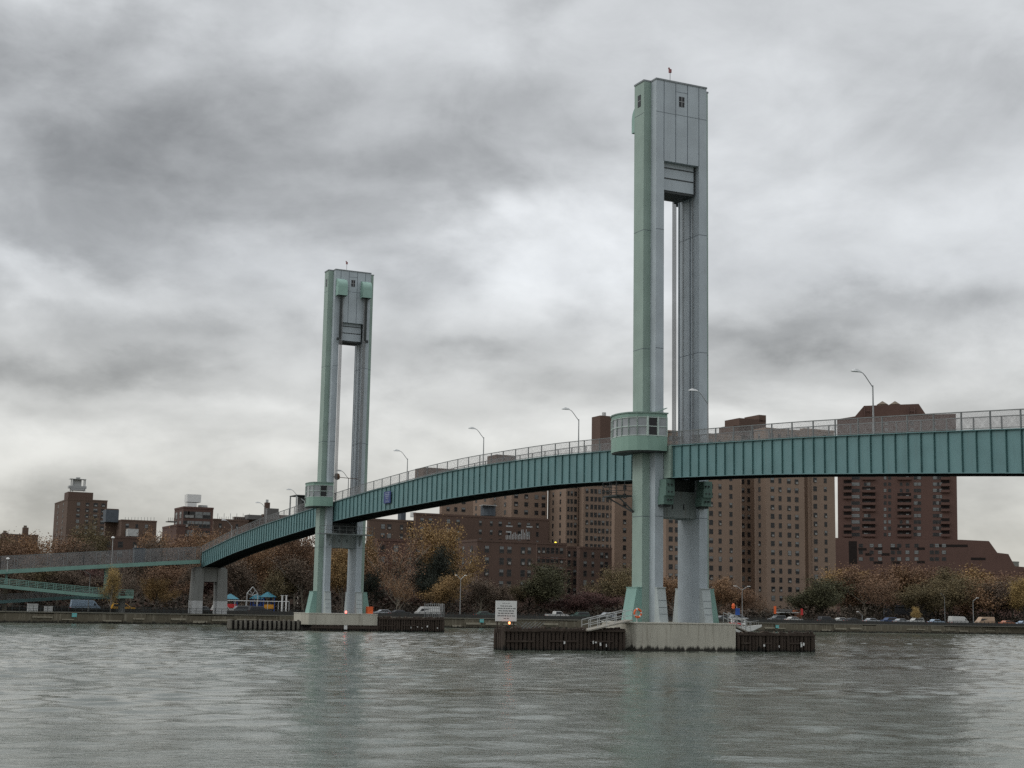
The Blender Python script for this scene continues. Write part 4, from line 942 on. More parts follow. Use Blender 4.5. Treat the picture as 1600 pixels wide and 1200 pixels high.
ca, z1 = at(119, 746, 655); cb_, z0 = at(125, 748, 655); g.box(ca - c_, cb_ - c_, 14, 16, z0 - GZ, z1 - GZ)
g.build('tank_frame', STEEL, t)
t, c_, u_, _a = building('brown brick block with pale roof rail right of the distant tank building', [(182, 190, 245, 814, 470, [200, 215, 230], []), (164, 166, 185, 797, 480, [], [])], BRWB, light=.3, seed=11, zmin=14)
roofbox(t, c_, u_, 200, 216, 826, 838, 466, 'pale_bay', LGREY, 4); roofbox(t, c_, u_, 166, 185, 796, 816, 476, 'roof_bulkhead', BLUG, 6)
g = MB()
for k in range(10): c, z = at(196 + k * 5, 814, 470); g.box(c - c_ - .06, c - c_ + .06, .5, .6, z - GZ, z - GZ + 1.5)
g.build('roof_rail', RAILM, t)
building('low dark brick block with two bright windows behind the upper ramp', [(104, 106, 236, 838, 340, [145, 158, 172, 191, 214], []), (236, 237, 360, 868, 344, [], []), (0, 1, 104, 868, 344, [], [])], REDB, winw=1.4, winh=1.7, light=.3, seed=12)
t, c_, u_, _a = building('brick penthouse block with large windows and a white roof cube', [(273, 287, 333.5, 794, 374, [292, 299, 311, 323], [.3, .75]), (254, 276, 290, 822, 366, [], [])], PURB, winw=2.6, winh=2.1, light=.55, pitch=3.1, seed=13)
roofbox(t, c_, u_, 293, 314, 772, 785, 380, 'white_roof_cube', WHITE, 4); roofbox(t, c_, u_, 293.3, 307, 785.2, 794, 380, 'white_roof_cube', WHITE, 4); roofbox(t, c_, u_, 311.5, 326, 789, 795.5, 382, 'roof_tank', LGREY, 3, tank=True)
g = MB(); ca, z = at(262, 814, 372); cb_, _ = at(277, 814, 372); g.box(ca - c_, cb_ - c_, -3, 1, z - GZ - .3, z - GZ)
for k in range(6): g.box(ca - c_ + k * .6, ca - c_ + k * .6 + .08, -3, -2.9, z - GZ, z - GZ + 1.1)
g.build('terrace', GRYB, t)
t, c_, u_, _a = building('long low brick roofline with a chimney and a grey box behind the left span', [(333, 334, 388, 813, 392, [345, 371], []), (366, 367, 412, 810, 396, [], []), (410, 411, 470, 806, 400, [], []), (470, 471, 578, 856, 405, [], [])], BRWB, light=.4, seed=14)
roofbox(t, c_, u_, 388, 409, 804, 812, 392, 'roof_bulkhead', GRYB, 5); o = roofbox(t, c_, u_, 415, 421, 785, 812, 396, 'chimney', REDB, 1.5); roofbox(t, c_, u_, 416.3, 419.5, 780.5, 785, 396, 'chimney_pot', LGREY, .8)
roofbox(t, c_, u_, 418, 435, 794, 812, 390, 'grey_bulkhead', GRYB, 4)
g = MB()
for k in range(16): c, z = at(340 + k * 3.3, 813, 393); g.box(c - c_ - .06, c - c_ + .06, 1, 1.1, z - GZ, z - GZ + (1.3 if k % 3 else 2.4))
g.build('roof_rail', RAILM, t)
t, c_, u_, _a = building('low roof with two small chimneys at the left edge of the skyline', [(0, 2, 60, 836, 520, [], [])], BRWB, seed=15)
for (a, b_, y0) in ((36, 44, 824), (4, 12, 832)): roofbox(t, c_, u_, a, b_, y0, 838, 524, 'chimney', BRWB, 2); roofbox(t, c_, u_, a + 1.5, b_ - 2, y0 - 3, y0, 524, 'chimney_pot', WOODT, 1)

# big purple-brown high rise on the right, outline as a profile in c,z
AT0 = at
def highrise():
    u = 394; c00, _ = AT0(1312, 950, u); O = W(c00, u, GZ); rz = -math.atan2(O.x, O.y) - .03
    t = thing('high_rise', O, 'dark brown high rise with chamfered roof, balconies and two pointed roof tanks', 'high rise', rz=rz)
    ex = Vector((math.cos(rz), math.sin(rz))); ey = Vector((-ex.y, ex.x))
    def at(px, py, y):       # sight line against the plane of the front moved back by y
        d = ray(px, py); o2 = Vector((O.x, O.y)) + ey * (y - u); k = o2.dot(ey) / Vector((d.x, d.y)).dot(ey); p = d * k
        return (Vector((p.x, p.y)) - o2).dot(ex) + c00, p.z + EYE
    pr = [(at(px, py, u)[0] - c00, at(px, py, u)[1] - GZ) for px, py in ((1494, 820), (1493.5, 646.5), (1447, 648), (1435.5, 631), (1350, 634), (1336, 650.5), (1308, 655), (1308, 820))]
    pr[0] = (pr[0][0], 0); pr[-1] = (pr[-1][0], 0)
    b = MB(); b.profile(pr, 0, 22); b.build('wall', PURB, t)
    pr = [(at(px, py, u)[0] - c00, at(px, py, u)[1] - GZ) for px, py in ((1612, 930), (1612, 888), (1583, 886), (1573, 867), (1556, 865), (1543, 847), (1500, 845), (1440, 845), (1303, 842), (1303, 940))]
    pr[0] = (pr[0][0], 0); pr[-1] = (pr[-1][0], 0)
    b = MB(); b.profile(pr, -9, -.01); b.build('podium', PURB, t)
    rnd = random.Random(9)
    def w_(px, py, wd, ht, kind, y=0):
        c, z = at(px, py, u + y); return (c - c00, y, z - GZ, wd, ht, kind)
    L = []
    rows = [746 + 9.85 * k for k in range(10)]
    for r_, yy in enumerate(rows):
        for px, wd in ((1337, 3.4), (1353, 1.6), (1357, 1.6), (1383, 1.1), (1390, 1.1), (1408, 1.0), (1418, 1.2), (1431, 1.6), (1436, 1.6), (1461, 1.7), (1465, 1.1), (1470, 1.1)):
            L.append(w_(px, yy + 3, wd, 1.35, 0 if rnd.random() < .55 else 3))
    for r_ in range(3):
        for px in (1345, 1362, 1375, 1395, 1405, 1418, 1432, 1456, 1464, 1475): L.append(w_(px, 855 + r_ * 10.5, 1.6, 1.4, 0 if rnd.random() < .5 else 3, -9))
    for r_ in range(3):
        for px in (1365, 1385, 1425, 1460): L.append(w_(px, 664 + r_ * 9.85, 1.4, 1.35, 3 if rnd.random() < .4 else 0))
    st = MB()
    for i, (X, Y, z_, wd, ht, k) in enumerate(L):
        if i < 100: o = bpy.data.objects.new('window', sized(k, wd, ht)); COL.objects.link(o); o.parent = t; o.location = (X, Y, z_)
        else:
            me = sized(k, wd, ht); st.add([v.co + Vector((X, Y, z_)) for v in me.vertices], [tuple(p.vertices) for p in me.polygons], [p.material_index for p in me.polygons])
    o = st.build('window', list(WM[0].materials), t); o['kind'] = 'stuff'
    n_ = 0
    for yy in rows:
        for px0, px1 in ((1318, 1331), (1347, 1368), (1402, 1424), (1470, 1484)):
            if rnd.random() < .7 or n_ < 5:
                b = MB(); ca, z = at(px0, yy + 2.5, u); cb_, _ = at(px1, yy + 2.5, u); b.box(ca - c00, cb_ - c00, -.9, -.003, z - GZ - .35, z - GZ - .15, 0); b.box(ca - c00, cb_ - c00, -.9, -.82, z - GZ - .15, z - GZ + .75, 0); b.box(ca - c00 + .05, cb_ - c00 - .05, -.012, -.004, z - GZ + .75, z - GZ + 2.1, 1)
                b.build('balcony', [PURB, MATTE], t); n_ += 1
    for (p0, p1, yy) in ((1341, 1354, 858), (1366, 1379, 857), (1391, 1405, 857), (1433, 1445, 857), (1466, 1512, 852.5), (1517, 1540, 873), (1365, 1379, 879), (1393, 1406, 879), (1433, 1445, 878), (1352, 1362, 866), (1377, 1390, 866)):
        b = MB(); ca, z = at(p0, yy, u - 9); cb_, _ = at(p1, yy, u - 9); b.box(ca - c00, cb_ - c00, -9.02, -9.003, z - GZ - .6, z - GZ + .5); b.build('loggia_shade_panel', MATTE, t)
    b = MB(); ca, z1 = at(1326, 845.5, u - 9); cb_, z0 = at(1339.5, 882, u - 9); b.box(ca - c00, cb_ - c00, -9.03, -9.004, z0 - GZ, z1 - GZ); b.build('recess_shade_panel', MATTE, t)
    for px in (1379, 1398.5):
        c, z = at(px, 636, u + 8); b = MB(); b.lathe([(2.3, z - GZ - .8), (2.3, z - GZ + .9), (2.55, z - GZ + 1.0), (.1, z - GZ + 2.6)], c - c00, 8, 12); b.build('roof_tank', WOODT, t)
    b = MB()
    for px in (1351, 1361, 1419, 1429):
        c, z0 = at(px, 650, u); _, z1 = at(px, 636, u); b.box(c - c00 - .15, c - c00 + .15, -.5, -.2, z0 - GZ, z1 - GZ)
    for (p0, p1) in ((1351, 1361), (1419, 1429)):
        ca, z = at(p0, 643, u); cb_, _ = at(p1, 643, u); b.box(ca - c00, cb_ - c00, -.45, -.25, z - GZ, z - GZ + .3)
    b.build('roof_ladder_frame', mat('brown_steel_frame', (.12, .07, .06), .8), t)
highrise()
building('small pale structure at the right end of the high rise podium', [(1575, 1580, 1592, 879, 420, [], [])], mat('pale_grey_render', (.22, .22, .2), .9), name='roof_hut', cat='hut', seed=16)
# low buildings behind the right hand trees
building('low beige wall with dark openings behind the parked cars on the right', [(1318, 1320, 1380, 946, 225, [], [])], mat('beige_render', (.16, .145, .11), .9), name='low_building', cat='building', seed=17)
building('long low grey shed behind the trees at lower right', [(1380, 1382, 1460, 948, 232, [], [])], mat('grey_metal_shed', (.07, .072, .078), .9), name='low_building', cat='building', seed=18)
t, c_, u_, _a = building('small entrance lodge with grey canopy and orange brick end below the tan tower', [(1216, 1218, 1248, 955, 226, [], [])], GRYB, name='entrance_lodge', cat='building', seed=19)
b = MB(); ca, z = at(1217, 956, 224); cb_, _ = at(1246, 956, 224); b.box(ca - c_, cb_ - c_, -3, -.1, z - GZ - .25, z - GZ); b.box(3.6, 5.6, -.05, -.003, 0, 1.9, 1); b.build('canopy', [LGREY, DARK], t)
roofbox(t, c_, u_, 1241, 1254, 953, 972, 225, 'brick_end_wall', mat('orange_red_brick', (.25, .085, .04), .9), 3)

# ------------------------------------------------------------------ trees
def tree_meshes(seed, nleaf, spread, leafsz, sparse, trunk=3.2):
    rnd = random.Random(seed); tb = MB(); tips = []
    def limb(p, d, L, r, depth):
        pts = [p]; q = p; dd = d.copy()
        for k in range(3):
            dd = (dd + Vector((rnd.uniform(-.2, .2), rnd.uniform(-.2, .2), rnd.uniform(-.04, .12)))).normalized(); q = q + dd * (L / 3); pts.append(q)
        tb.tube(pts, [r, r * .85, r * .7, r * .55], 6 if depth < 2 else 4)
        if depth >= 3: tips.append((pts[1], .6)); tips.append((q, 1)); return
        if depth >= 1: tips.append((q, .9))
        if depth == 2: tips.append((pts[2], .9))
        n_ = rnd.choice((3, 3, 4)) if depth else 7
        for k in range(n_):
            a = 2 * math.pi * (k + rnd.random() * .7) / n_; sp = rnd.uniform(.4, 1.0) * spread * (1.25 if depth == 0 and k % 2 else 1)
            nd = (dd * (.55 if depth == 0 and k % 2 else 1.0) + Vector((math.cos(a) * sp, math.sin(a) * sp, rnd.uniform(-.12, .25)))).normalized()
            limb(pts[rnd.choice((1, 2, 3))] if k else q, nd, L * rnd.uniform(.55, .85) * (1.25 if depth == 0 else 1), r * .5, depth + 1)
    limb(Vector((0, 0, 0)), Vector((0, 0, 1)), trunk + 1.2, .28, 0)
    cb = MB()
    dense = {}
    for i in range(nleaf):
        k = rnd.randrange(len(tips)); p, wgt = tips[k]
        if k not in dense: dense[k] = rnd.random()
        if rnd.random() > .25 + dense[k]: continue
        s = 1.0 + .5 * dense[k]
        c = p + Vector((rnd.gauss(0, s * .55), rnd.gauss(0, s * .55), rnd.gauss(0, s * .5)))
        if c.z < 1.2: continue
        a = rnd.uniform(0, 6.28); t_ = rnd.uniform(-1, 1); l = leafsz * rnd.uniform(.5, 1.3)
        e1 = Vector((math.cos(a), math.sin(a), t_ * .5)).normalized() * l; e2 = e1.cross(Vector((rnd.uniform(-1, 1), rnd.uniform(-1, 1), rnd.uniform(-1, 1)))).normalized() * l * .75
        cb.add([c - e1, c - e2 * .8 + e1 * .1, c + e1, c + e2], [(0, 1, 2, 3)])
    zs = sorted(v[2] for v in cb.v); top = zs[int(len(zs) * .996)]
    xs = sorted(abs(v[0]) for v in cb.v); rad = xs[int(len(xs) * .97)]
    return tb.mesh('trunk', BARK), cb.mesh('crown', LEAF['rust']), top, rad
TV = [tree_meshes(11, 20000, .9, .155, False), tree_meshes(23, 11000, 1.05, .15, True), tree_meshes(35, 24000, .8, .155, False), tree_meshes(47, 18000, 1.15, .16, False), tree_meshes(59, 6000, 1.1, .15, True)]
# narrow or bushy variants keep their own proportions through per-tree scale
def tree(px, ytop, hw, u, kind, label, var=0, dark=False, group=None, name='broadleaf_tree'):
    c, z = at(px, ytop, u); cl, _ = at(px - hw, ytop, u); cr, _ = at(px + hw, ytop, u); tm, cm, top, rad = TV[var % 5]
    base = W(c, u, GZ); t = thing(name, base, label, 'tree', rz=(px * 1.7) % 6.28, group=group); sz = (z - GZ) / top; sx = (cr - cl) / 2 / rad
    t.scale = (sx, sx, sz)
    for nm, me, m in (('trunk', tm, BARKD if dark else BARK), ('crown', cm, LEAF[kind])):
        o = bpy.data.objects.new(nm, me); COL.objects.link(o); o.parent = t; o.material_slots[0].link = 'OBJECT'; o.material_slots[0].material = m
    return t
TR = [
 # behind the ramps, left
 (-5, 838, 40, 232, 'olive', 'brown crowned tree cut by the left edge of the picture', 2), (30, 840, 34, 226, 'rust', 'rusty crown above the upper ramp near its left lamp', 0), (62, 836, 34, 238, 'orange', 'orange brown crown below the two small chimneys', 3),
 (95, 838, 32, 226, 'rust', 'rust crown just left of the framed tank building base', 1), (122, 846, 26, 220, 'brown', 'dull brown crown in front of the low dark brick block', 2), (140, 811, 27, 330, 'olive', 'rounded olive crown in front of the distant tank building', 0),
 (20, 885, 34, 200, 'brown', 'dark bushy tree between the upper and middle ramps at far left', 2), (70, 883, 36, 204, 'olive', 'dark olive tree seen between the ramps', 3), (115, 884, 32, 202, 'brown', 'brown tree behind the curved arm lamp', 0), (150, 886, 26, 206, 'red', 'dim reddish tree just left of the teal column', 1),
 (228, 838, 24, 250, 'brown', 'brown tree right of the grey cabinet on the ramp', 1), (205, 888, 34, 205, 'brown', 'nearly bare brown tree between the two yellow trees', 4),
 (250, 830, 28, 300, 'orange', 'amber crown left below the brick penthouse block', 3), (283, 826, 30, 262, 'rust', 'rust crown directly below the brick penthouse block', 0), (318, 832, 28, 256, 'orange', 'orange crown where the viaduct meets the left span', 2), (345, 828, 26, 300, 'rust', 'rust crown tucked against the top of the left span', 3),
 (262, 884, 30, 205, 'rust', 'rust tree under the viaduct right of the ochre tree', 3), (296, 880, 24, 212, 'brown', 'brown tree hard left of the shore pier', 2),
 # under the left span
 (335, 885, 22, 215, 'red', 'dark reddish tree seen through the shore pier portal', 0), (375, 868, 26, 206, 'brown', 'brown plane tree just right of the shore pier', 1), (402, 846, 32, 214, 'orange', 'orange plane tree above the playground towers', 3), (432, 838, 34, 222, 'rust', 'tall rust tree under the middle of the left span', 0),
 (436, 888, 30, 200, 'olive', 'low olive tree behind the white posts of the playground', 2), (465, 828, 34, 216, 'rust', 'tall rust tree left of the farther tower leg', 3), (478, 868, 26, 198, 'brown', 'nearly bare brown tree touching the farther tower', 1),
 (512, 836, 30, 226, 'rust', 'rust tree behind the legs of the farther tower', 0), (538, 850, 26, 210, 'gold', 'ochre tree seen between the farther tower legs', 2), (560, 842, 24, 228, 'orange', 'orange tree behind the right leg of the farther tower', 3),
 (578, 834, 18, 226, 'gold', 'tall narrow golden tree right of the farther tower', 2), (579, 888, 14, 206, 'dark', 'dark shrubby tree at the right foot of the farther tower', 0),
 # middle
 (628, 833, 44, 206, 'rust', 'broad thin plane tree with rusty crown in front of the dark corner block', 4), (690, 815, 33, 214, 'gold', 'tall tree with gold top above the dark evergreen, right of the blue sign', 3), (679, 856, 28, 204, 'dark', 'dark evergreen below the gold topped tree', 2),
 (672, 886, 20, 200, 'dark', 'dark conifer like mass left of the ochre tree by the double lamp', 0), (706, 896, 27, 192, 'gold', 'ochre tree beside the double armed lamp', 3), (622, 896, 24, 190, 'orange', 'small orange sapling in front of the dark corner block', 4),
 (752, 902, 24, 196, 'brown', 'leafless brown tree right of the double armed lamp', 1), (782, 914, 20, 200, 'brown', 'low brown thicket tree behind the white notice', 2), (850, 880, 34, 196, 'green', 'dull green tree behind the white pickup', 2), (826, 902, 22, 203, 'olive', 'olive tree between the white notice and the green tree', 0),
 (902, 926, 26, 192, 'red', 'low dark red tree above the white pickup', 3), (935, 922, 26, 196, 'red', 'dark red tree left of the plank gangway', 0), (965, 884, 24, 200, 'olive', 'olive brown tree hard against the nearer tower foot', 3), (984, 900, 18, 206, 'gold', 'ochre tree half hidden by the nearer tower foot', 1),
 # right
 (1052, 900, 22, 206, 'orange', 'orange tree visible between the nearer tower legs', 3), (1122, 902, 24, 200, 'orange', 'orange brown tree just right of the nearer tower', 2), (1150, 914, 22, 204, 'rust', 'rust tree behind the double lamp by the small boat', 0), (1190, 930, 14, 200, 'rust', 'small thin tree at the foot of the tan tower', 4),
 (1282, 902, 32, 196, 'green', 'large dull green tree right of the tan tower', 2), (1262, 918, 20, 202, 'green', 'smaller green tree left of the large green one', 0), (1322, 888, 28, 222, 'gold', 'ochre tree behind the large green one', 3), (1352, 884, 32, 214, 'rust', 'rust tree below the dark recess of the podium', 0), (1368, 902, 26, 200, 'rust', 'leaning rust tree with forked trunk before the beige wall', 4),
 (1392, 886, 30, 220, 'orange', 'orange brown tree below the podium loggias', 2), (1425, 882, 30, 216, 'rust', 'rust tree left of the tall mast lamp', 3), (1436, 908, 24, 200, 'olive', 'olive tree behind the small yellow sapling', 0), (1462, 888, 30, 222, 'olive', 'olive brown tree behind the tall mast lamp', 2),
 (1482, 900, 28, 204, 'olive', 'olive tree above the white minibus', 3), (1505, 886, 32, 224, 'gold', 'ochre tree below the podium steps', 0), (1522, 900, 28, 206, 'orange', 'orange tree above the tan minibus', 1), (1545, 894, 30, 222, 'rust', 'rust tree between the minibuses and the yellow tree', 3),
 (1556, 914, 26, 202, 'brown', 'dark brown tree left of the yellow tree', 2), (1580, 896, 30, 226, 'rust', 'rust crown behind the bright yellow tree', 0), (1606, 904, 26, 198, 'brown', 'brown tree cut by the right edge of the picture', 3),
 (1598, 902, 17, 192, 'yellow', 'bright yellow tree at the right edge of the picture', 2), (1430, 948, 6, 184, 'yellow', 'small yellow orange sapling by the road on the right', 2),
 # yellow ones on the left
 (176, 886, 13, 166, 'yellow', 'golden ginkgo in front of the ramp landing', 1), (247, 902, 20, 174, 'gold', 'ochre yellow tree right of the yellow taxi', 3)]
for k, (px, yt, hw, u, kind, lb, v) in enumerate(TR):
    tree(px, yt, hw * 1.06, u, kind, lb, v, dark=kind in ('dark', 'green', 'olive') or k % 3 == 1)
# hedge and undergrowth below the trees
def undergrowth():
    b = MB(); rnd = random.Random(8)
    for i in range(70000):
        far = i % 2; c = rnd.uniform(-110, 330); u = rnd.uniform(225, 240) if far else rnd.uniform(198, 214); h = (6.5 if far and c < 120 else 2.6) + 1.4 * math.sin(c * .11) + 1.0 * math.sin(c * .37 + 1)
        z = GZ + rnd.uniform(0, max(.8, h)); p = W(c, u, z); a = rnd.uniform(0, 6.28); l = rnd.uniform(.12, .34) * (1.5 if far else 1)
        e1 = Vector((math.cos(a), math.sin(a), rnd.uniform(-.5, .5))) * l; e2 = e1.cross(Vector((rnd.uniform(-1, 1), rnd.uniform(-1, 1), rnd.uniform(-1, 1)))).normalized() * l * .8
        b.add([p - e1, p - e2, p + e1, p + e2], [(0, 1, 2, 3)])
    o = b.build('undergrowth', mat('dark_undergrowth_leaves', (.075, .055, .04), .9, col2=(.04, .034, .026), scale=.12, island=.4)); tag(o, 'dark tangled undergrowth and hedges behind the riverside road', 'undergrowth', kind='stuff')
undergrowth()

# ------------------------------------------------------------------ vehicles
def car_proto(kind):
    t = thing('parked_car', (0, 0, 0), 'x', 'car', group='vehicles on the riverside road')
    if kind == 'sedan': low = [(-2.25, .35), (2.2, .35), (2.28, .7), (2.1, .88), (1.2, .97), (-1.5, .98), (-2.2, .9), (-2.3, .6)]; cab = [(-1.65, .98), (1.15, .97), (.45, 1.42), (-1.0, 1.43)]; gl = [(-1.42, 1.02), (.95, 1.01), (.42, 1.36), (-.95, 1.37)]
    elif kind == 'suv': low = [(-2.2, .4), (2.25, .4), (2.3, .85), (2.1, 1.05), (1.25, 1.1), (-2.15, 1.12), (-2.3, .8)]; cab = [(-2.15, 1.12), (1.2, 1.1), (.55, 1.68), (-1.95, 1.7)]; gl = [(-2.0, 1.16), (1.0, 1.14), (.5, 1.6), (-1.85, 1.62)]
    elif kind == 'van': low = [(-2.8, .4), (2.8, .4), (2.85, .95), (2.4, 1.2), (-2.8, 1.25)]; cab = [(-2.8, 1.25), (2.35, 1.2), (1.6, 2.15), (1.3, 2.25), (-2.7, 2.3)]; gl = [(-1.6, 1.3), (2.1, 1.26), (1.5, 1.98), (-1.6, 2.0)]
    else: low = [(-2.7, .45), (2.6, .45), (2.65, .9), (2.45, 1.08), (1.4, 1.12), (-2.7, 1.1)]; cab = [(-.75, 1.12), (1.35, 1.12), (.85, 1.75), (-.6, 1.76)]; gl = [(-.6, 1.17), (1.2, 1.17), (.78, 1.66), (-.5, 1.67)]
    b = MB(); b.profile(low, -.88, .88); w0 = .72
    n_ = len(cab); vs = []
    for y in (-.86, .86):
        for (x, z) in cab: vs.append((x, y * (1 if z < 1.3 else .84), z))
    b.add(vs, [tuple(range(n_)), tuple(range(2 * n_ - 1, n_ - 1, -1))] + [(i, i + n_, (i + 1) % n_ + n_, (i + 1) % n_) for i in range(n_)])
    body = b.build('body', WHITE, t, bevel=.05); body.material_slots[0].link = 'OBJECT'
    for s in (-1, 1):
        g = MB(); vs = [(x, s * ((.875 if z < 1.3 else .745)), z) for x, z in gl]; g.add(vs, [tuple(range(len(gl)))] if s < 0 else [tuple(range(len(gl) - 1, -1, -1))]); g.build('side_window', GLASS, t)
    for x in (-1.4, 1.45):
        for s in (-.8, .8):
            g = MB(); vs = []; 
            for y in (s - .1, s + .1):
                for k in range(12): a = 2 * math.pi * k / 12; vs.append((x + .33 * math.cos(a), y, .33 + .33 * math.sin(a)))
            g.add(vs, [tuple(range(11, -1, -1)), tuple(range(12, 24))] + [(k, (k + 1) % 12, (k + 1) % 12 + 12, k + 12) for k in range(12)]); g.build('wheel', DARK, t)
    for x, m in ((2.27, LGREY), (-2.28, REDP)):
        if kind == 'van': x *= 1.25
        if kind == 'pickup': x *= 1.17
        for s in (-.65, .65): g = MB(); g.box(x - .04, x + .04, s - .14, s + .14, .66, .8); g.build('light', m, t)
    return t
PROT = {k: car_proto(k) for k in ('sedan', 'suv', 'van', 'pickup')}; USED = set()
CP = lambda n, c: mat(n + '_car_paint', c, .3, .03, spec=.6)
CC = {'white': CP('white', (.48, .48, .46)), 'silver': CP('silver', (.32, .34, .36)), 'black': CP('black', (.015, .016, .018)), 'blue': CP('dark_blue', (.03, .06, .14)), 'yellow': CP('yellow', (.62, .32, .02)), 'grey': CP('grey', (.12, .13, .135)),
      'tan': CP('tan', (.38, .26, .17)), 'orange': CP('orange', (.35, .12, .05)), 'sky': CP('pale_blue', (.25, .33, .42)), 'green': CP('dark_green', (.04, .07, .06))}
for (px, kind, colr, u, lb) in [(133, 'van', 'sky', 180, 'pale blue and white van under the ramps'), (192, 'suv', 'yellow', 178, 'yellow taxi by the ramp landing'), (318, 'sedan', 'grey', 181, 'grey car seen through the shore pier portal'),
        (348, 'suv', 'white', 178, 'white car just right of the shore pier leg'), (374, 'suv', 'grey', 182, 'grey car left of the playground arch'), (405, 'suv', 'black', 178, 'black car in front of the playground towers'),
        (598, 'sedan', 'silver', 182, 'silver sedan nearest the farther tower on its right'), (625, 'sedan', 'black', 179, 'black sedan below the orange sapling'), (668, 'van', 'white', 186, 'white van half hidden by the grey lattice cage'),
        (757, 'sedan', 'green', 180, 'dark green sedan left of the white notice'), (779, 'sedan', 'black', 186, 'dark sedan partly behind the white notice'), (870, 'pickup', 'white', 179, 'white pickup truck below the dull green tree'), (906, 'suv', 'green', 184, 'dark green car right of the white pickup'), (948, 'suv', 'silver', 182, 'silver car behind the plank gangway'),
        (1128, 'sedan', 'grey', 184, 'grey car just right of the nearer tower foot'), (1154, 'suv', 'silver', 180, 'silver car behind the small boat'), (1214, 'suv', 'grey', 182, 'grey car in front of the entrance lodge'), (1240, 'sedan', 'white', 179, 'white sedan at the orange brick end wall'),
        (1291, 'suv', 'black', 180, 'black car under the large green tree'), (1312, 'sedan', 'white', 183, 'white sedan right of the large green tree'), (1332, 'sedan', 'black', 179, 'black sedan left of the forked tree'), (1362, 'sedan', 'silver', 181, 'silver sedan at the forked tree'),
        (1388, 'suv', 'blue', 183, 'dark blue car in front of the grey shed'), (1408, 'sedan', 'silver', 179, 'silver sedan in front of the grey shed'), (1430, 'suv', 'white', 184, 'white car beside the small yellow sapling'), (1462, 'sedan', 'sky', 180, 'pale blue sedan left of the white minibus'),
        (1497, 'van', 'white', 180, 'white minibus under the olive trees'), (1538, 'van', 'tan', 182, 'tan minibus right of the white one'), (1573, 'sedan', 'orange', 179, 'orange car near the right edge of the road'), (1597, 'sedan', 'sky', 182, 'pale blue car cut by the right edge of the picture')]:
    c, _ = at(px, 950, u); o = PROT[kind] if kind not in USED else copy_tree(PROT[kind]); USED.add(kind)
    place(o, W(c, u, GZ + .02), TH + (math.pi if u > 181 else 0), lb)
    o['category'] = {'van': 'van', 'pickup': 'pickup truck'}.get(kind, 'car')
    o.name = {'van': 'parked_van', 'pickup': 'pickup_truck'}.get(kind, 'parked_car')
    for ch in o.children:
        if ch.name.startswith('body'): ch.material_slots[0].link = 'OBJECT'; ch.material_slots[0].material = CC[colr]

# ------------------------------------------------------------------ street furniture on the shore
def road_lamp(px, ytop, u, double, label, hfix=None, arm=2.6, side=-1):
    c, z = at(px, ytop, u); t = thing('road_lamp', W(c, u, GZ), label, 'street lamp', group='lamps along the riverside road'); h = z - GZ
    b = MB(); b.tube([(0, 0, 0), (0, 0, h - .8)], [.10, .06], 7); b.build('pole', STEEL, t)
    for s in ((-1, 1) if double else (side,)):
        b = MB(); b.tube([(0, 0, h - .9), (s * arm * .5, 0, h - .25), (s * arm * .75, 0, h)], .05, 6); b.build('arm', LGREY, t)
        b = MB(); x0, x1 = sorted((s * arm * .7, s * arm)); b.box(x0, x1, -.16, .16, h - .06, h + .1); b.build('lamp_head', WHITE, t)
road_lamp(720, 899, 176.5, True, 'tall double armed lamp beside the ochre tree', arm=1.3)
road_lamp(1159.5, 916, 176.5, True, 'double armed lamp rising behind the small boat', arm=2.3)
road_lamp(141.5, 891, 174.5, False, 'curved single arm lamp in front of the middle ramp', arm=1.9)
road_lamp(1520, 934, 176.5, False, 'single lamp with arm to the right between the minibuses', arm=1.9, side=1)
road_lamp(1475.5, 928, 195, False, 'single lamp pole above and left of the white minibus', arm=1.2)
road_lamp(445, 889, 200, True, 'pair of lamp heads among the trees above the playground', arm=.9)
road_lamp(1347, 956, 176, False, 'short white lamp head before the large green tree on the right', arm=1.6)
# playground
def play(px, ytop, u, label, col2, w=1.6):
    c, z = at(px, ytop, u); t = thing('play_tower', W(c, u, GZ), label, 'play tower', group='playground towers'); h = z - GZ
    b = MB(); b.prism([(-w, -w), (w, -w), (w, w), (-w, w)], h - 1.1, h, 0, poly1=[(-.15, -.15), (.15, -.15), (.15, .15), (-.15, .15)]); b.build('roof', CYAN, t)
    for x in (-1, 1):
        for y in (-1, 1): b = MB(); b.box(x * w * .75 - .07, x * w * .75 + .07, y * w * .75 - .07, y * w * .75 + .07, 0, h - 1.1); b.build('post', NAVY, t)
    b = MB(); b.box(-w * .7, w * .7, -w * .7, w * .7, 1.2, 1.35); b.box(-w * .7, w * .7, -w * .72, -w * .66, 1.35, 2.1); b.build('platform', col2, t)
play(360, 928, 196, 'play tower with turquoise pyramid roof closest to the shore pier', REDP); play(401, 928, 200, 'small turquoise roofed play tower in the middle of the playground', NAVY, 1.3); play(418.5, 925, 196, 'play tower with turquoise roof and yellow panel at the right', YELLOW)
c, z = at(395, 917, 197); t = thing('climbing_arch', W(c, 197, GZ), 'pale grey diamond topped climbing frame behind the play towers', 'climbing frame'); h = z - GZ
b = MB()
for s in (-1, 1):
    b.tube([(s * 1.2, 0, 0), (s * 1.2, 0, h - 1.4), (0, 0, h)], .09, 6); b.tube([(s * 1.2, 0, h - 1.4), (0, 0, h - 1.9)], .07, 6); b.tube([(s * .6, 0, h - .7), (-s * .1, 0, h - 1.8)], .05, 6)
b.build('frame', LGREY, t)
t = thing('white_pipe_rail', W(at(350, 938, 190)[0], 190, GZ), 'long white horizontal pipe rail on posts in front of the playground', 'rail'); L = at(452, 938, 190)[0] - at(350, 938, 190)[0]; h = at(400, 938.5, 190)[1] - GZ
b = MB(); b.box(0, L, -.07, .07, h - .14, h); b.build('rail', WHITE, t)
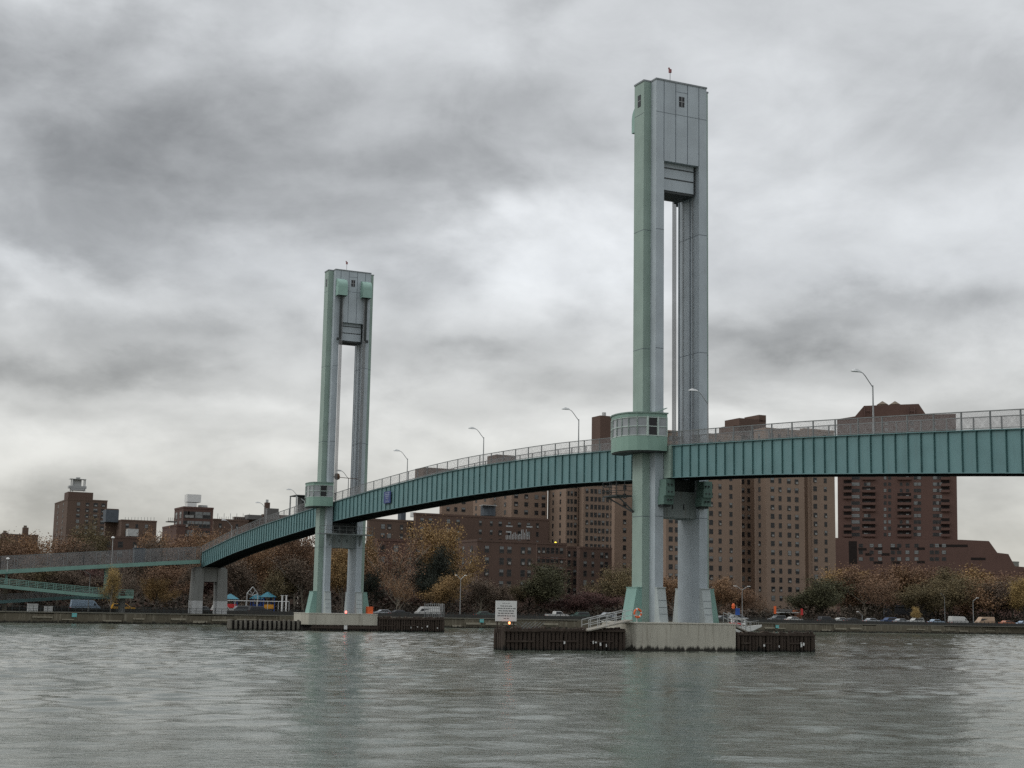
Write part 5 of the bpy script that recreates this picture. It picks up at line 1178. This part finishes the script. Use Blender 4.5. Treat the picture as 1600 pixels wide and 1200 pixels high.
for k in range(7): b = MB(); b.box(k * L / 6 - .05, k * L / 6 + .05, -.05, .05, 0, h - .141); b.build('post', LGREY, t)
for px, lb in ((441, 'left of two tall white posts beside the playground'), (447.5, 'right of two tall white posts beside the playground')):
    c, z = at(px, 931, 186); t = thing('white_post', W(c, 186, GZ), lb, 'post'); b = MB(); b.box(-.12, .12, -.12, .12, 0, z - GZ); b.box(-.3, .3, -.16, .16, z - GZ + .002, z - GZ + .12); b.build('shaft', WHITE, t)
# lattice cage on the promenade
ca, z = at(670, 943, 156); cb_, _ = at(694, 943, 156); t = thing('lattice_cage', W(ca, 156, GZ), 'grey barred cage enclosure on the promenade left of the double lamp', 'cage'); L = cb_ - ca; h = z - GZ
b = MB()
for k in range(9): x = L * k / 8; b.box(x - .04, x + .04, -.04, .04, 0, h + (.12 if k % 2 else 0))
for zz_ in (.1, h * .35, h * .68, h * .97): b.box(0, L, -.03, .03, zz_ - .04, zz_ + .04)
for x in (0, L):
    for k in range(4): b.box(x - .04, x + .04, k * .7, k * .7 + .06, 0, h)
b.build('bars', STEEL, t)
# orange and red road signs
for px, y0, y1, lb, m in ((1211, 947, 959, 'orange rectangular sign panel at the foot of the tan tower', ORANGE), (1253, 951, 961, 'small dull red banner by the orange brick end wall', REDP)):
    c, z = at(px, y0, 178); _, z0 = at(px, y1, 178); t = thing('sign_panel', W(c, 178, GZ), lb, 'sign'); b = MB(); b.box(-.32, .32, -.03, .03, z0 - GZ, z - GZ); b.build('panel', m, t); b = MB(); b.box(-.05, .05, .035, .1, 0, z - GZ); b.build('post', DARK, t)
# white blocks under the ramps
for px, y0, w, lb in ((52, 944, 1.7, 'larger pale grey container under the ramps at left'), (76.5, 948, 1.35, 'smaller pale container right of the larger one under the ramps')):
    c, z = at(px, y0, 158); t = thing('container', W(c, 158, GZ), lb, 'container'); b = MB(); b.box(-w / 2, w / 2, 0, 1.2, 0, z - GZ); b.box(-w / 2 - .05, w / 2 + .05, -.05, 1.25, z - GZ + .002, z - GZ + .08)
    for k in range(3): b.box(-w / 2 + .08, w / 2 - .08, -.03, -.002, .25 + k * .35, .33 + k * .35)
    b.build('container_body', LGREY, t)
# small teal notices on the seawall
for px, py, yy, lb in ((114.5, 961, 256, 'small teal square notice on the seawall below the ramps'), (751, 970, 295, 'small teal square notice on the seawall left of the white board'), (1212, 979, 338, 'small teal square notice on the seawall right of the boat')):
    d = ray(px, py); k_ = yy / d.y; 
    # slide along the sight line to just in front of the wall
    best = None
    for i in range(2, 5):
        a, q = Vector(BANK[i]), Vector(BANK[i + 1])
        den = d.x * (q - a).y - d.y * (q - a).x; s_ = (d.x * (0 - a.y) - d.y * (0 - a.x)) / den if den else -1
        if 0 <= s_ <= 1: best = a + (q - a) * s_; ang = math.atan2((q - a).y, (q - a).x); nn = Vector(((q - a).y, -(q - a).x)).normalized()
    best = best + nn * .55; z = EYE + d.z / d.y * best.y
    t = thing('wall_notice', (best.x, best.y, z), lb, 'notice', rz=ang); b = MB(); b.box(-.42, .42, -.04, .04, -.32, .32); b.build('plate', TEALSG, t); b = MB(); b.box(-.34, .34, -.046, -.041, -.02, .03); b.build('line', LGREY, t)

# ------------------------------------------------------------------ small boat beyond the right fender
X0, Z0 = at(1153, 984, 128); t = thing('patrol_boat', W(X0, 128, 0), 'small white motor boat with red side and blue mast gear beyond the right fender', 'boat', rz=.08)
b = MB(); secs = []
for x, w, k, s in ((-4.5, 1.2, .0, 1.1), (-2, 1.3, -.25, 1.12), (1, 1.2, -.3, 1.2), (3, .7, .2, 1.36), (4.8, .05, 1.2, 1.6)):
    secs.append([(x, 0, k), (x, w * .8, k + .25), (x, w, s), (x, -w, s), (x, -w * .8, k + .25)])
vs = [p for s in secs for p in s]; fs = [(4, 3, 2, 1, 0), tuple(20 + i for i in range(5))]
for i in range(4):
    for k in range(5): fs.append((i * 5 + k, i * 5 + (k + 1) % 5, i * 5 + 5 + (k + 1) % 5, i * 5 + 5 + k))
b.add(vs, fs); b.build('hull', WHITE, t)
b = MB(); b.box(-1.2, 1.3, -.9, .9, 1.42, 2.6); b.prism([(-1.3, -1), (1.5, -1), (1.5, 1), (-1.3, 1)], 2.602, 2.72); b.build('wheelhouse', WHITE, t)
b = MB(); b.box(1.3, 1.33, -.75, .75, 1.85, 2.5); b.box(-.9, 1.0, -.93, -.902, 1.95, 2.45); b.build('windscreen', GLASS, t)
b = MB(); b.box(-2.6, .4, -1.4, -1.36, 1.5, 1.9); b.build('red_side_cloth', REDP, t)
b = MB(); b.tube([(-.2, 0, 2.7), (-.2, 0, 5.2)], .06, 6); b.tube([(-.6, 0, 2.7), (-.2, 0, 4.2)], .04, 6); b.build('mast', LGREY, t)
b = MB(); b.box(-.45, .35, -.25, .25, 3.4, 4.7); b.build('blue_cover', NAVY, t); b = MB(); b.lathe([(.05, 4.55), (.3, 4.7), (.34, 5.2), (.25, 5.55), (.05, 5.65)], -.9, 0, 10); b.build('red_float', ORANGE, t)
b = MB()
for k in range(6): x = 1.6 + k * .5; b.tube([(x, -1.1 + k * .16, 1.5), (x, -1.1 + k * .16, 2.05)], .025, 5)
b.tube([(1.6, -1.1, 2.05), (4.1, -.2, 2.35)], .03, 5); b.build('bow_rail', LGREY, t)

SC.cycles.max_bounces = 6; SC.cycles.transparent_max_bounces = 12; SC.cycles.use_denoising = False
